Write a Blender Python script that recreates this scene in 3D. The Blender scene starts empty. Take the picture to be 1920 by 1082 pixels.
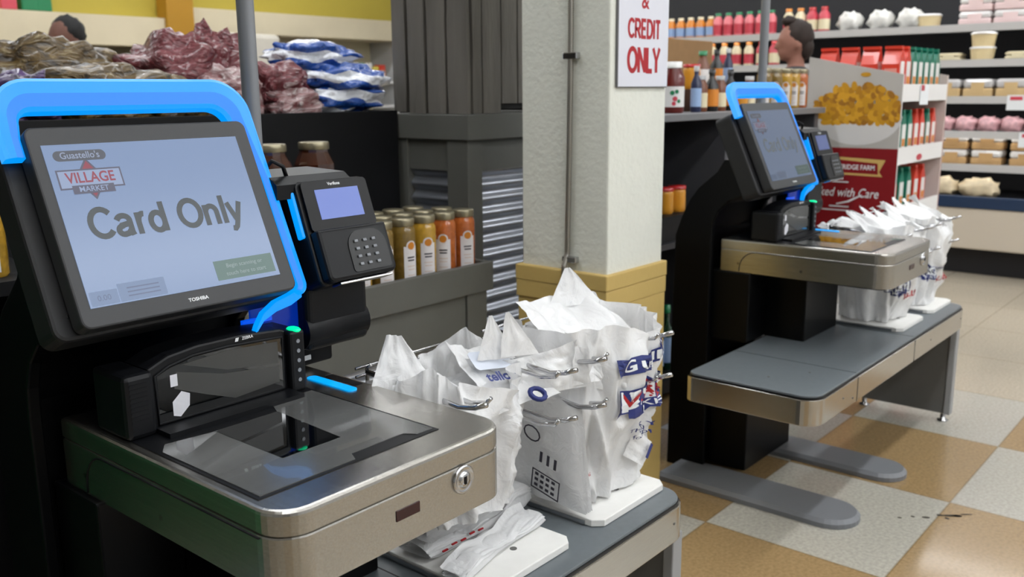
import bpy, bmesh, math, random
from mathutils import Vector, Matrix, noise
from math import sin, cos, pi, radians
random.seed(7)
S = bpy.context.scene
COL = S.collection

# ---------------------------------------------------------------- camera
cam_d = bpy.data.cameras.new('camera'); cam = bpy.data.objects.new('camera', cam_d); COL.objects.link(cam)
YAW, PITCH, ROLL, F = 0.700944, 0.209391, -0.008223, 1740.44
fwd = Vector((cos(YAW)*cos(PITCH), sin(YAW)*cos(PITCH), -sin(PITCH)))
rt = Vector((sin(YAW), -cos(YAW), 0)); up = rt.cross(fwd)
r2 = rt*cos(ROLL)+up*sin(ROLL); u2 = -rt*sin(ROLL)+up*cos(ROLL)
m = Matrix((r2, u2, -fwd)).transposed().to_4x4(); m.translation = (0, 0, 1.36)
cam.matrix_world = m
cam_d.sensor_width = 36; cam_d.lens = F/1920*36; cam_d.clip_start = 0.02; cam_d.clip_end = 60
cam_d.dof.use_dof = True; cam_d.dof.focus_distance = 1.5; cam_d.dof.aperture_fstop = 6.0
S.camera = cam
# ---------------------------------------------------------------- world and view
w = bpy.data.worlds.new('world'); S.world = w; w.use_nodes = True
w.node_tree.nodes['Background'].inputs[0].default_value = (1, .98, .95, 1)
w.node_tree.nodes['Background'].inputs[1].default_value = 0.25
S.view_settings.view_transform = 'Standard'; S.view_settings.look = 'None'
S.view_settings.exposure = 0.0; S.view_settings.gamma = 1.0; S.view_settings.use_curve_mapping = False
LIGHT = 23.5      # strength of the ceiling tubes' diffusers
CASE_LIGHT = 7.0

# ---------------------------------------------------------------- materials
def s2l(c):
    return tuple((x/255/12.92 if x/255 <= .04045 else ((x/255+.055)/1.055)**2.4) for x in c)
MATS = {}
def mat(name, rgb, rough=.5, metal=0, emit=0, ergb=None, var=0, vscale=20, vstretch=None, bump=0, bscale=60, coat=0, spec=.5, trans=0, alpha=1, ior=1.45, aniso=0):
    if name in MATS: return MATS[name]
    M = bpy.data.materials.new(name); M.use_nodes = True; nt = M.node_tree; N = nt.nodes; L = nt.links
    b = N['Principled BSDF']; c = (*s2l(rgb), 1)
    b.inputs['Base Color'].default_value = c; b.inputs['Roughness'].default_value = rough; b.inputs['Metallic'].default_value = metal
    b.inputs['Specular IOR Level'].default_value = spec; b.inputs['Coat Weight'].default_value = coat; b.inputs['IOR'].default_value = ior
    b.inputs['Transmission Weight'].default_value = trans; b.inputs['Alpha'].default_value = alpha
    b.inputs['Anisotropic'].default_value = aniso
    if emit:
        b.inputs['Emission Color'].default_value = (*s2l(ergb or rgb), 1); b.inputs['Emission Strength'].default_value = emit
    if var or bump:
        tc = N.new('ShaderNodeTexCoord'); mp = N.new('ShaderNodeMapping'); L.new(tc.outputs['Object'], mp.inputs[0])
        if vstretch: mp.inputs['Scale'].default_value = vstretch
    if var:
        n = N.new('ShaderNodeTexNoise'); n.inputs['Scale'].default_value = vscale; n.inputs['Detail'].default_value = 5
        L.new(mp.outputs[0], n.inputs['Vector'])
        r = N.new('ShaderNodeMapRange'); r.inputs[1].default_value = .3; r.inputs[2].default_value = .7
        r.inputs[3].default_value = 1-var; r.inputs[4].default_value = 1+var
        L.new(n.outputs[0], r.inputs[0])
        v = N.new('ShaderNodeVectorMath'); v.operation = 'SCALE'; v.inputs[0].default_value = c[:3]
        L.new(r.outputs[0], v.inputs['Scale']); L.new(v.outputs[0], b.inputs['Base Color'])
    if bump:
        n = N.new('ShaderNodeTexNoise'); n.inputs['Scale'].default_value = bscale; n.inputs['Detail'].default_value = 4
        L.new(mp.outputs[0], n.inputs['Vector'])
        bp = N.new('ShaderNodeBump'); bp.inputs['Strength'].default_value = bump; bp.inputs['Distance'].default_value = .01
        L.new(n.outputs[0], bp.inputs['Height']); L.new(bp.outputs[0], b.inputs['Normal'])
    MATS[name] = M; return M

black = mat('black_enamel', (6, 6, 7), .38, spec=.2)
black_pl = mat('black_plastic', (13, 14, 17), .40, spec=.3)
black_rough = mat('black_panel', (10, 11, 14), .6, spec=.3)
bezel_m = mat('bezel_grey_plastic', (48, 49, 51), .45)
housing_m = mat('housing_grey', (27, 27, 29), .5)
steel = mat('brushed_steel', (174, 171, 165), .27, 1, var=.10, vscale=6, vstretch=(60, 2, 60), bump=.06, bscale=40, aniso=.4)
steel_side = mat('steel_band', (184, 179, 171), .15, 1, var=.05, vscale=8, vstretch=(3, 3, 60), bump=.03)
chrome = mat('chrome_wire', (190, 190, 192), .16, 1)
platter_m = mat('platter_steel', (112, 113, 112), .2, .45, coat=.5, var=.06, vscale=5, vstretch=(30, 3, 3))
glassblack = mat('dark_glass', (5, 6, 7), .04, coat=1, spec=.6)
greytop = mat('grey_laminate', (100, 106, 110), .35, var=.05, vscale=60)
grey_pl = mat('grey_plastic', (112, 114, 118), .45)
grey_leg = mat('grey_leg', (146, 147, 148), .45)
dark_leg = mat('charcoal_panel', (98, 97, 94), .55, var=.04)
white_pl = mat('white_board', (226, 225, 221), .45, var=.02, vscale=40)
blue_lit = mat('blue_light_plastic', (6, 50, 110), .4, emit=1.0, ergb=(0, 154, 255))
blue_pale = mat('blue_light_rim', (20, 70, 130), .4, emit=1.0, ergb=(66, 170, 255))
blue_mid = mat('blue_light_core', (6, 40, 100), .4, emit=1.0, ergb=(0, 130, 250))
blue_pad = mat('blue_pad', (0, 150, 235), .35, emit=.55, ergb=(0, 170, 250))
green_led = mat('green_led', (0, 220, 140), .3, emit=.9, ergb=(0, 225, 150))
lcd = mat('lcd_panel', (20, 22, 26), .22, emit=.86, ergb=(140, 161, 198))
lcd2 = mat('terminal_lcd', (20, 22, 26), .2, emit=1, ergb=(112, 132, 205))
lcd_txt = mat('screen_dark_text', (26, 28, 30), .3, emit=.9, ergb=(66, 72, 76))
lcd_red = mat('screen_red', (60, 20, 20), .3, emit=.9, ergb=(140, 68, 84))
lcd_grey = mat('screen_grey_pill', (30, 30, 32), .3, emit=.9, ergb=(82, 86, 96))
lcd_white = mat('screen_pale', (30, 30, 32), .3, emit=.9, ergb=(176, 190, 214))
lcd_green = mat('screen_button_green', (20, 26, 22), .3, emit=.9, ergb=(96, 122, 118))
lcd_btn = mat('screen_button_grey', (20, 22, 26), .3, emit=.9, ergb=(122, 142, 176))
lcd_pale = mat('screen_pale_text', (30, 34, 34), .3, emit=.9, ergb=(156, 170, 172))
white_ink = mat('white_ink', (225, 228, 230), .5)
grey_ink = mat('grey_ink', (130, 134, 140), .5)
red_ink = mat('red_ink', (170, 28, 36), .5)
navy_ink = mat('navy_ink', (34, 46, 110), .5)
dark_ink = mat('dark_ink', (40, 36, 48), .5)
sign_red = mat('sign_red', (165, 24, 34), .5)
sign_white = mat('sign_white', (212, 213, 222), .4)
wall_paint = mat('column_paint', (214, 215, 205), .7, bump=.25, bscale=55, var=.03, vscale=5)
tan_paint = mat('column_tan', (190, 163, 98), .55, var=.03, vscale=8, bump=.06, bscale=60)
fix_grey = mat('fixture_grey_paint', (88, 88, 83), .6, var=.06, vscale=9, bump=.05)
wood_grey = mat('weathered_board', (98, 94, 88), .85, var=.22, vscale=14, vstretch=(1, 1, .15), bump=.5, bscale=50)
corr_m = mat('galvanised_corrugated', (176, 180, 188), .34, .9, var=.05, vscale=10)
conduit_m = mat('flex_conduit', (160, 156, 148), .4, .9)
dark_red = mat('display_red', (128, 14, 22), .5)
poster_grey = mat('poster_grey', (176, 172, 166), .5, var=.03, vscale=6)
carton_white = mat('carton_white', (222, 220, 218), .5)
crackers = [mat('cracker_%d' % i, c, .6) for i, c in enumerate([(190, 138, 22), (206, 152, 34), (170, 118, 18), (150, 100, 20)])]
skin = mat('skin', (150, 104, 88), .6)
skin_dark = mat('skin_brown', (104, 66, 52), .6)
hair = mat('hair_brown', (42, 30, 24), .7, var=.2, vscale=40)
hair_black = mat('hair_black', (18, 16, 16), .7)

# thin white bag film: diffuse and translucent
def film(name, rgb, t=.35):
    M = bpy.data.materials.new(name); M.use_nodes = True; nt = M.node_tree; N = nt.nodes; L = nt.links
    out = N['Material Output']; b = N['Principled BSDF']
    b.inputs['Base Color'].default_value = (*s2l(rgb), 1); b.inputs['Roughness'].default_value = .32; b.inputs['Coat Weight'].default_value = .25
    tr = N.new('ShaderNodeBsdfTranslucent'); tr.inputs[0].default_value = (*s2l(rgb), 1)
    mx = N.new('ShaderNodeMixShader'); mx.inputs[0].default_value = t
    L.new(b.outputs[0], mx.inputs[1]); L.new(tr.outputs[0], mx.inputs[2]); L.new(mx.outputs[0], out.inputs[0])
    tc = N.new('ShaderNodeTexCoord'); n = N.new('ShaderNodeTexNoise'); n.inputs['Scale'].default_value = 28; n.inputs['Detail'].default_value = 3; n.inputs['Distortion'].default_value = 1.5
    L.new(tc.outputs['Object'], n.inputs['Vector'])
    bp = N.new('ShaderNodeBump'); bp.inputs['Strength'].default_value = .35; bp.inputs['Distance'].default_value = .012
    L.new(n.outputs[0], bp.inputs['Height']); L.new(bp.outputs[0], b.inputs['Normal'])
    MATS[name] = M; return M
bagfilm = film('white_bag_film', (238, 238, 238), .25)
clearfilm = film('clear_film', (205, 200, 198), .3)

def striped(name, a, b_, scale, direction, bump=.5, distort=2.0, thresh=.5):
    M = bpy.data.materials.new(name); M.use_nodes = True; nt = M.node_tree; N = nt.nodes; L = nt.links
    b = N['Principled BSDF']; b.inputs['Roughness'].default_value = .28; b.inputs['Coat Weight'].default_value = .4
    tc = N.new('ShaderNodeTexCoord'); wv = N.new('ShaderNodeTexWave'); wv.bands_direction = direction
    wv.inputs['Scale'].default_value = scale; wv.inputs['Distortion'].default_value = distort; wv.inputs['Detail'].default_value = 1; wv.inputs['Detail Scale'].default_value = 1.5
    L.new(tc.outputs['Object'], wv.inputs['Vector'])
    cr = N.new('ShaderNodeValToRGB'); cr.color_ramp.interpolation = 'CONSTANT'
    cr.color_ramp.elements[0].color = (*s2l(a), 1); cr.color_ramp.elements[1].color = (*s2l(b_), 1); cr.color_ramp.elements[1].position = thresh
    L.new(wv.outputs[0], cr.inputs[0]); L.new(cr.outputs[0], b.inputs['Base Color'])
    n = N.new('ShaderNodeTexNoise'); n.inputs['Scale'].default_value = 22; n.inputs['Detail'].default_value = 4; n.inputs['Distortion'].default_value = 2
    L.new(tc.outputs['Object'], n.inputs['Vector'])
    bp = N.new('ShaderNodeBump'); bp.inputs['Strength'].default_value = bump; bp.inputs['Distance'].default_value = .03
    L.new(n.outputs[0], bp.inputs['Height']); L.new(bp.outputs[0], b.inputs['Normal'])
    MATS[name] = M; return M
def produce(name, a, b_, c_=(215, 208, 205), gloss=.36, sc=16):
    M = bpy.data.materials.new(name); M.use_nodes = True; nt = M.node_tree; N = nt.nodes; L = nt.links
    b = N['Principled BSDF']; b.inputs['Roughness'].default_value = gloss; b.inputs['Coat Weight'].default_value = .25; b.inputs['Coat Roughness'].default_value = .12
    tc = N.new('ShaderNodeTexCoord'); mp = N.new('ShaderNodeMapping'); mp.inputs['Scale'].default_value = (1, 1.4, 2.4); L.new(tc.outputs['Object'], mp.inputs[0])
    n = N.new('ShaderNodeTexNoise'); n.inputs['Scale'].default_value = sc; n.inputs['Detail'].default_value = 5; n.inputs['Distortion'].default_value = 2.5
    L.new(mp.outputs[0], n.inputs['Vector'])
    cr = N.new('ShaderNodeValToRGB'); e = cr.color_ramp.elements
    e[0].position = .36; e[0].color = (*s2l(a), 1); e[1].position = .58; e[1].color = (*s2l(b_), 1)
    x = e.new(.70); x.color = (*s2l(c_), 1)
    L.new(n.outputs[0], cr.inputs[0]); L.new(cr.outputs[0], b.inputs['Base Color'])
    bp = N.new('ShaderNodeBump'); bp.inputs['Strength'].default_value = .9; bp.inputs['Distance'].default_value = .03
    L.new(n.outputs[0], bp.inputs['Height']); L.new(bp.outputs[0], b.inputs['Normal'])
    MATS[name] = M; return M
potato_m = produce('potato_bag_film', (40, 28, 12), (98, 76, 32), (150, 136, 104), sc=8)
purple_m = produce('purple_bag_film', (26, 14, 40), (78, 52, 104), (150, 130, 160), sc=7)
onion_m = produce('onion_net_film', (84, 22, 30), (124, 56, 62), (200, 186, 186), sc=11)
clear_on = produce('clear_onion_film', (120, 60, 62), (176, 150, 150), (222, 216, 214), sc=11)
stripe_m = striped('blue_white_bag', (228, 230, 236), (22, 74, 158), 4.8, 'Z', distort=4.0, thresh=.5)

def floor_mat():
    M = bpy.data.materials.new('checker_floor'); M.use_nodes = True; nt = M.node_tree; N = nt.nodes; L = nt.links
    b = N['Principled BSDF']; b.inputs['Roughness'].default_value = .2; b.inputs['Specular IOR Level'].default_value = .5; b.inputs['Coat Weight'].default_value = .3; b.inputs['Coat Roughness'].default_value = .1
    tc = N.new('ShaderNodeTexCoord'); mp = N.new('ShaderNodeMapping'); L.new(tc.outputs['Object'], mp.inputs[0])
    tx, ty = .642, .563
    mp.inputs['Location'].default_value = (-3.152/tx+20, -.748/ty+20, .5); mp.inputs['Scale'].default_value = (1/tx, 1/ty, 1)
    ck = N.new('ShaderNodeTexChecker'); ck.inputs['Scale'].default_value = 1.0
    ck.inputs['Color2'].default_value = (*s2l((154, 128, 90)), 1); ck.inputs['Color1'].default_value = (*s2l((174, 170, 159)), 1)
    L.new(mp.outputs[0], ck.inputs['Vector'])
    n = N.new('ShaderNodeTexNoise'); n.inputs['Scale'].default_value = 90; n.inputs['Detail'].default_value = 6; L.new(tc.outputs['Object'], n.inputs['Vector'])
    r = N.new('ShaderNodeMapRange'); r.inputs[1].default_value = .35; r.inputs[2].default_value = .65; r.inputs[3].default_value = .86; r.inputs[4].default_value = 1.1
    L.new(n.outputs[0], r.inputs[0])
    # plain pale aisle beyond the checkered checkout zone
    sx = N.new('ShaderNodeSeparateXYZ'); L.new(tc.outputs['Object'], sx.inputs[0])
    gt = N.new('ShaderNodeMath'); gt.operation = 'GREATER_THAN'; gt.inputs[1].default_value = 3.152+.642*2; L.new(sx.outputs[0], gt.inputs[0])
    az = N.new('ShaderNodeMix'); az.data_type = 'RGBA'; az.inputs[7].default_value = (*s2l((178, 167, 149)), 1)
    L.new(gt.outputs[0], az.inputs[0]); L.new(ck.outputs[0], az.inputs[6])
    v = N.new('ShaderNodeVectorMath'); v.operation = 'SCALE'; L.new(az.outputs[2], v.inputs[0]); L.new(r.outputs[0], v.inputs['Scale'])
    # thin tile joints
    br = N.new('ShaderNodeTexBrick'); br.offset = 0; br.squash = 1; br.inputs['Scale'].default_value = 1; br.inputs['Mortar Size'].default_value = .006
    br.inputs['Brick Width'].default_value = 1; br.inputs['Row Height'].default_value = 1
    br.inputs['Color1'].default_value = (1, 1, 1, 1); br.inputs['Color2'].default_value = (1, 1, 1, 1); br.inputs['Mortar'].default_value = (.72, .68, .62, 1)
    L.new(mp.outputs[0], br.inputs['Vector'])
    mx = N.new('ShaderNodeMix'); mx.data_type = 'RGBA'; mx.blend_type = 'MULTIPLY'; mx.inputs[0].default_value = 1
    L.new(v.outputs[0], mx.inputs[6]); L.new(br.outputs['Color'], mx.inputs[7]); L.new(mx.outputs[2], b.inputs['Base Color'])
    n2 = N.new('ShaderNodeTexNoise'); n2.inputs['Scale'].default_value = 4; L.new(tc.outputs['Object'], n2.inputs['Vector'])
    bp = N.new('ShaderNodeBump'); bp.inputs['Strength'].default_value = .12; bp.inputs['Distance'].default_value = .02
    L.new(n2.outputs[0], bp.inputs['Height']); L.new(bp.outputs[0], b.inputs['Normal'])
    return M

# ---------------------------------------------------------------- mesh helper
def plane(o, x, y):
    o, x, y = Vector(o), Vector(x), Vector(y); n = x.cross(y)
    return lambda a, b, c=0: o+x*a+y*b+n*c
class BagMap:
    def __init__(s, Sf, u0, t0, circ, h, off=.003, rot=0): s.Sf, s.u0, s.t0, s.c, s.h, s.off, s.rot = Sf, u0, t0, circ, h, off, rot
    def __call__(s, x, y, w_=0):
        ca, sa = cos(s.rot), sin(s.rot); x, y = x*ca-y*sa, x*sa+y*ca
        u = s.u0+x/s.c; t = min(.98, max(.02, s.t0-y/s.h)); p = s.Sf(u, t)
        du = s.Sf(u+.004, t)-s.Sf(u-.004, t); dt = s.Sf(u, t+.01)-s.Sf(u, t-.01)
        n = du.cross(dt)
        n = -n.normalized() if n.length > 0 else Vector((0, -1, 0))
        return p+n*(s.off+w_)
class MB:
    def __init__(s, xf=None): s.v = []; s.f = []; s.m = []; s.sm = []; s.xf = xf
    def add(s, vs, fs, mi=0, smooth=False):
        if isinstance(s.xf, BagMap):
            b = bmesh.new(); vv = [b.verts.new(q) for q in vs]
            for q in fs:
                try: b.faces.new([vv[i] for i in q])
                except ValueError: pass
            bmesh.ops.triangulate(b, faces=b.faces)
            for _ in range(4):
                e = [x for x in b.edges if x.calc_length() > .012]
                if not e: break
                bmesh.ops.subdivide_edges(b, edges=e, cuts=1); bmesh.ops.triangulate(b, faces=b.faces)
            b.verts.index_update(); vs = [tuple(x.co) for x in b.verts]; fs = [[x.index for x in f.verts] for f in b.faces]; b.free()
        k = len(s.v)
        for q in vs: s.v.append(Vector(s.xf(*q)) if s.xf else Vector(q))
        for q in fs: s.f.append([k+i for i in q]); s.m.append(mi); s.sm.append(smooth)
        return s
    def bm(s, b, mi=0, smooth=False):
        b.verts.index_update()
        s.add([tuple(x.co) for x in b.verts], [[x.index for x in f.verts] for f in b.faces], mi, smooth); b.free(); return s
    def box(s, lo, hi, bev=0, mi=0, seg=2):
        b = bmesh.new(); bmesh.ops.create_cube(b, size=1)
        for q in b.verts: q.co = Vector([lo[i]+(q.co[i]+.5)*(hi[i]-lo[i]) for i in range(3)])
        if bev: bmesh.ops.bevel(b, geom=list(b.edges), offset=bev, segments=seg, affect='EDGES', profile=.5)
        return s.bm(b, mi, False)
    def prism(s, poly, lo, hi, axis=2, mi=0, bev=0, bev_hi=True, bev_lo=True, seg=2):
        def P(a, b_, h): return {2: (a, b_, h), 0: (h, a, b_), 1: (a, h, b_)}[axis]
        b = bmesh.new(); n = len(poly)
        A = [b.verts.new(P(x, y, lo)) for x, y in poly]; B = [b.verts.new(P(x, y, hi)) for x, y in poly]
        fl = b.faces.new(A[::-1]); fh = b.faces.new(B)
        for i in range(n): b.faces.new((A[i], A[(i+1) % n], B[(i+1) % n], B[i]))
        bmesh.ops.recalc_face_normals(b, faces=b.faces)
        if bev:
            e = []
            if bev_hi: e += list(fh.edges)
            if bev_lo: e += list(fl.edges)
            bmesh.ops.bevel(b, geom=e, offset=bev, segments=seg, affect='EDGES', profile=.5)
        return s.bm(b, mi, False)
    def tube(s, pts, r, seg=8, mi=0, closed=False, cap=True):
        pts = [Vector(p) for p in pts]; n = len(pts); vs = []; fs = []; pu = None
        for i, p in enumerate(pts):
            a = pts[(i-1) % n] if (closed or i > 0) else p; c = pts[(i+1) % n] if (closed or i < n-1) else p
            t = (c-a).normalized()
            if pu is None: pu = t.orthogonal().normalized()
            pu = (pu-t*pu.dot(t)).normalized(); q = t.cross(pu)
            rr = r[i] if isinstance(r, (list, tuple)) else r
            for k in range(seg):
                an = 2*pi*k/seg; vs.append(tuple(p+pu*rr*cos(an)+q*rr*sin(an)))
        rings = n if closed else n-1
        for i in range(rings):
            for k in range(seg):
                fs.append((i*seg+k, i*seg+(k+1) % seg, ((i+1) % n)*seg+(k+1) % seg, ((i+1) % n)*seg+k))
        if cap and not closed: fs.append(tuple(range(seg))[::-1]); fs.append(tuple((n-1)*seg+k for k in range(seg)))
        return s.add(vs, fs, mi, True)
    def lathe(s, prof, c=(0, 0, 0), seg=24, mi=0, ax=2, smooth=True, sx=1, sy=1):
        vs = []; fs = []
        for r, h in prof:
            for k in range(seg):
                a = 2*pi*k/seg; x, y = r*cos(a)*sx, r*sin(a)*sy
                vs.append({2: (c[0]+x, c[1]+y, c[2]+h), 1: (c[0]+x, c[1]+h, c[2]+y), 0: (c[0]+h, c[1]+x, c[2]+y)}[ax])
        for i in range(len(prof)-1):
            for k in range(seg): fs.append((i*seg+k, i*seg+(k+1) % seg, (i+1)*seg+(k+1) % seg, (i+1)*seg+k))
        s.add(vs, fs, mi, smooth)
        s.add(vs[:seg], [tuple(range(seg))[::-1]], mi, False); s.add(vs[-seg:], [tuple(range(seg))], mi, False); return s
    def grid(s, fn, nu, nv, mi=0, closed_u=False, smooth=True):
        vs = [tuple(fn(i/(nu if closed_u else nu-1), j/(nv-1))) for j in range(nv) for i in range(nu)]
        fs = []
        for j in range(nv-1):
            for i in range(nu if closed_u else nu-1):
                a = j*nu+i; b = j*nu+(i+1) % nu; fs.append((a, b, b+nu, a+nu))
        return s.add(vs, fs, mi, smooth)
    def blob(s, c, r, mi=0, u=24, v=14, amp=0, fr=3, p=1.0, seed=0):
        def fn(a, b):
            th = 2*pi*a; ph = pi*(b-.5)
            def sp(x): return math.copysign(abs(x)**p, x)
            d = Vector((sp(cos(ph))*sp(cos(th)), sp(cos(ph))*sp(sin(th)), sp(sin(ph))))
            k = 1+amp*noise.noise(d*fr+Vector((seed*3.7, seed*1.3, seed)))
            return (c[0]+d.x*r[0]*k, c[1]+d.y*r[1]*k, c[2]+d.z*r[2]*k)
        return s.grid(fn, u, v, mi, True)
    def poly(s, pts, mi=0, w=0):
        return s.add([(x, y, w) for x, y in pts], [tuple(range(len(pts)))], mi)
    def build(s, name, mats, parent=None, loc=None):
        me = bpy.data.meshes.new(name); o = bpy.data.objects.new(name, me)
        base = Vector((0, 0, 0))
        if parent is not None:
            q = parent
            while q.parent: q = q.parent
            base = Vector(q.location); o.parent = parent
        elif loc is not None: base = Vector(loc); o.location = base
        elif s.v:
            xs = [q.x for q in s.v]; ys = [q.y for q in s.v]; base = Vector(((min(xs)+max(xs))/2, (min(ys)+max(ys))/2, min(q.z for q in s.v))); o.location = base
        me.from_pydata([tuple(q-base) for q in s.v], [], s.f)
        for mm in (mats if isinstance(mats, (list, tuple)) else [mats]): me.materials.append(mm)
        me.polygons.foreach_set('material_index', s.m); me.polygons.foreach_set('use_smooth', s.sm); me.update()
        COL.objects.link(o); return o
def tag(o, label=None, cat=None, group=None, kind=None):
    if label: o['label'] = label
    if cat: o['category'] = cat
    if group: o['group'] = group
    if kind: o['kind'] = kind
    return o
def empty(name, loc, label=None, cat=None, group=None):
    o = bpy.data.objects.new(name, None); COL.objects.link(o); o.location = loc; o.empty_display_size = .1
    return tag(o, label, cat, group)
def kids(o): return [c for c in bpy.data.objects if c.parent == o]
def copy_tree(o, parent=None, tree=None):
    c = o.copy(); COL.objects.link(c); c.parent = parent
    for k in list(o.children): copy_tree(k, c)
    return c
def dup(o, loc, rz=None, label=None, group=None, scale=None):
    c = copy_tree(o); c.location = loc
    if rz is not None: c.rotation_euler[2] = rz
    if scale: c.scale = scale
    if label: c['label'] = label
    if group: c['group'] = group
    return c
def rrect(x0, y0, x1, y1, r, n=5):
    if not isinstance(r, (list, tuple)): r = [r]*4
    out = []
    for (cx, cy, a0), q in zip(((x1, y1, 0), (x0, y1, 90), (x0, y0, 180), (x1, y0, 270)), r):
        sx = -1 if cx == x1 else 1; sy = -1 if cy == y1 else 1
        if q == 0: out.append((cx, cy)); continue
        for k in range(n+1):
            a = radians(a0+90*k/n); out.append((cx+sx*q+q*cos(a), cy+sy*q+q*sin(a)))
    return out

TEXT_TMP = []
def text_geo(st, size, bold=0, align='CENTER', shear=0, spacing=1):
    cu = bpy.data.curves.new('t', 'FONT'); cu.body = st; cu.size = size; cu.offset = bold*size; cu.align_x = align; cu.align_y = 'CENTER'
    cu.shear = shear; cu.space_character = spacing; cu.resolution_u = 3
    o = bpy.data.objects.new('t', cu); COL.objects.link(o)
    dg = bpy.context.evaluated_depsgraph_get(); me = bpy.data.meshes.new_from_object(o.evaluated_get(dg))
    vs = [tuple(v.co) for v in me.vertices]; fs = [tuple(p.vertices) for p in me.polygons]
    bpy.data.objects.remove(o); bpy.data.meshes.remove(me); bpy.data.curves.remove(cu)
    return vs, fs
def put_text(mb, st, x, y, size, mi=0, w=.0006, bold=0, sx=1, align='CENTER', shear=0, spacing=1, fn=None):
    vs, fs = text_geo(st, size, bold, align, shear, spacing)
    out = []
    for a, b, c in vs:
        a = a*sx
        if fn: a, b = fn(a, b)
        out.append((x+a, y+b, w))
    mb.add(out, fs, mi)
def arc_(cx, cy, rx, ry, a0, a1, n=14): return [(cx+rx*cos(radians(a0+(a1-a0)*k/n)), cy+ry*sin(radians(a0+(a1-a0)*k/n))) for k in range(n+1)]
GL = {'C': (.76, [arc_(.40, .5, .36, .44, 40, 320, 20)]), 'O': (.86, [arc_(.43, .5, .37, .44, 0, 360, 26)]),
      'a': (.62, [[(.06, .53)]+arc_(.27, .50, .20, .16, 150, 0, 10)+[(.47, .10), (.50, 0)], [(.47, .40), (.20, .35)]+arc_(.22, .19, .16, .14, 100, 270, 10)+[(.36, .08), (.47, .20)]]),
      'r': (.40, [[(.10, 0), (.10, .72)], [(.10, .42)]+arc_(.28, .42, .17, .24, 170, 75, 8)]),
      'd': (.64, [[(.53, 0), (.53, 1)], arc_(.30, .35, .23, .30, 0, 360, 20)]),
      'n': (.62, [[(.10, 0), (.10, .72)], [(.10, .44)]+arc_(.30, .44, .20, .22, 175, 0, 10)+[(.50, 0)]]),
      'l': (.22, [[(.11, 0), (.11, 1)]]), 'y': (.56, [[(.04, .72), (.28, .04)], [(.52, .72), (.28, .04), (.20, -.15), (.12, -.22), (.03, -.20)]]),
      ' ': (.34, []), 'R': (.74, [[(.10, 0), (.10, .94), (.42, .94)]+arc_(.42, .70, .20, .24, 90, -90, 10)+[(.10, .46)], [(.38, .46), (.66, 0)]]),
      'E': (.66, [[(.60, .06), (.10, .06), (.10, .94), (.58, .94)], [(.10, .51), (.54, .51)]]), 'D': (.76, [[(.10, .06), (.10, .94), (.34, .94)]+arc_(.34, .5, .34, .44, 90, -90, 14)+[(.10, .06)]]),
      'I': (.26, [[(.13, 0), (.13, 1)]]), 'T': (.64, [[(.32, 0), (.32, 1)], [(.02, .94), (.62, .94)]]), 'N': (.76, [[(.10, 0), (.10, 1)], [(.10, .96), (.66, .04)], [(.66, 0), (.66, 1)]]),
      'L': (.58, [[(.10, 1), (.10, .06), (.56, .06)]]), 'Y': (.68, [[(.04, 1), (.34, .46), (.64, 1)], [(.34, 0), (.34, .50)]])}
def stroke_text(mb, st, x, y, h, mi=0, w=.0005, t=.14, sx=1.0):
    tot = sum(GL[c][0]+.04 for c in st)*h*sx; cx = x-tot/2; q = 0
    for c in st:
        for ln in GL[c][1]:
            pts = [Vector((cx+p[0]*h*sx, y+p[1]*h)) for p in ln]; n = len(pts); cl = (pts[0]-pts[-1]).length < 1e-5 and n > 3
            L_, R_ = [], []
            for i, p in enumerate(pts):
                a = pts[i-1] if i > 0 else (pts[-2] if cl else p); b = pts[i+1] if i < n-1 else (pts[1] if cl else p)
                d1 = (p-a).normalized() if (p-a).length > 1e-7 else (b-p).normalized(); d2 = (b-p).normalized() if (b-p).length > 1e-7 else d1
                n1 = Vector((-d1.y, d1.x)); n2 = Vector((-d2.y, d2.x)); nn = (n1+n2).normalized(); k = min(1.6, 1/max(.3, nn.dot(n1)))
                L_.append(p+nn*k*t*h/2); R_.append(p-nn*k*t*h/2)
            q += .00001
            mb.add([(v.x, v.y, w+q) for v in L_]+[(v.x, v.y, w+q) for v in R_], [(n+i, n+i+1, i+1, i) for i in range(n-1)], mi)
        cx += (GL[c][0]+.04)*h*sx
def market_logo(mb, x, y, k, w=.0004, red=0, dark=1, pale=2):
    # village market badge: red diamond, pale panel, red lettering, dark bar
    mb.poly([(x-.30*k, y), (x, y-.42*k), (x+.30*k, y), (x, y+.42*k)], dark, w)
    mb.poly([(x-.25*k, y), (x, y-.36*k), (x+.25*k, y), (x, y+.36*k)], red, w+.0002)
    mb.poly([(x-.62*k, y-.19*k), (x+.62*k, y-.19*k), (x+.62*k, y+.20*k), (x-.62*k, y+.20*k)], dark, w+.0004)
    mb.poly([(x-.59*k, y-.16*k), (x+.59*k, y-.16*k), (x+.59*k, y+.17*k), (x-.59*k, y+.17*k)], pale, w+.0006)
    put_text(mb, 'VILLAGE', x, y+.02*k, .29*k, red, w+.0008, .02, sx=.86)
    mb.poly([(x-.40*k, y-.29*k), (x+.40*k, y-.29*k), (x+.40*k, y-.12*k), (x-.40*k, y-.12*k)], dark, w+.001)
    put_text(mb, 'MARKET', x, y-.205*k, .15*k, pale, w+.0012, .01)

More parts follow.
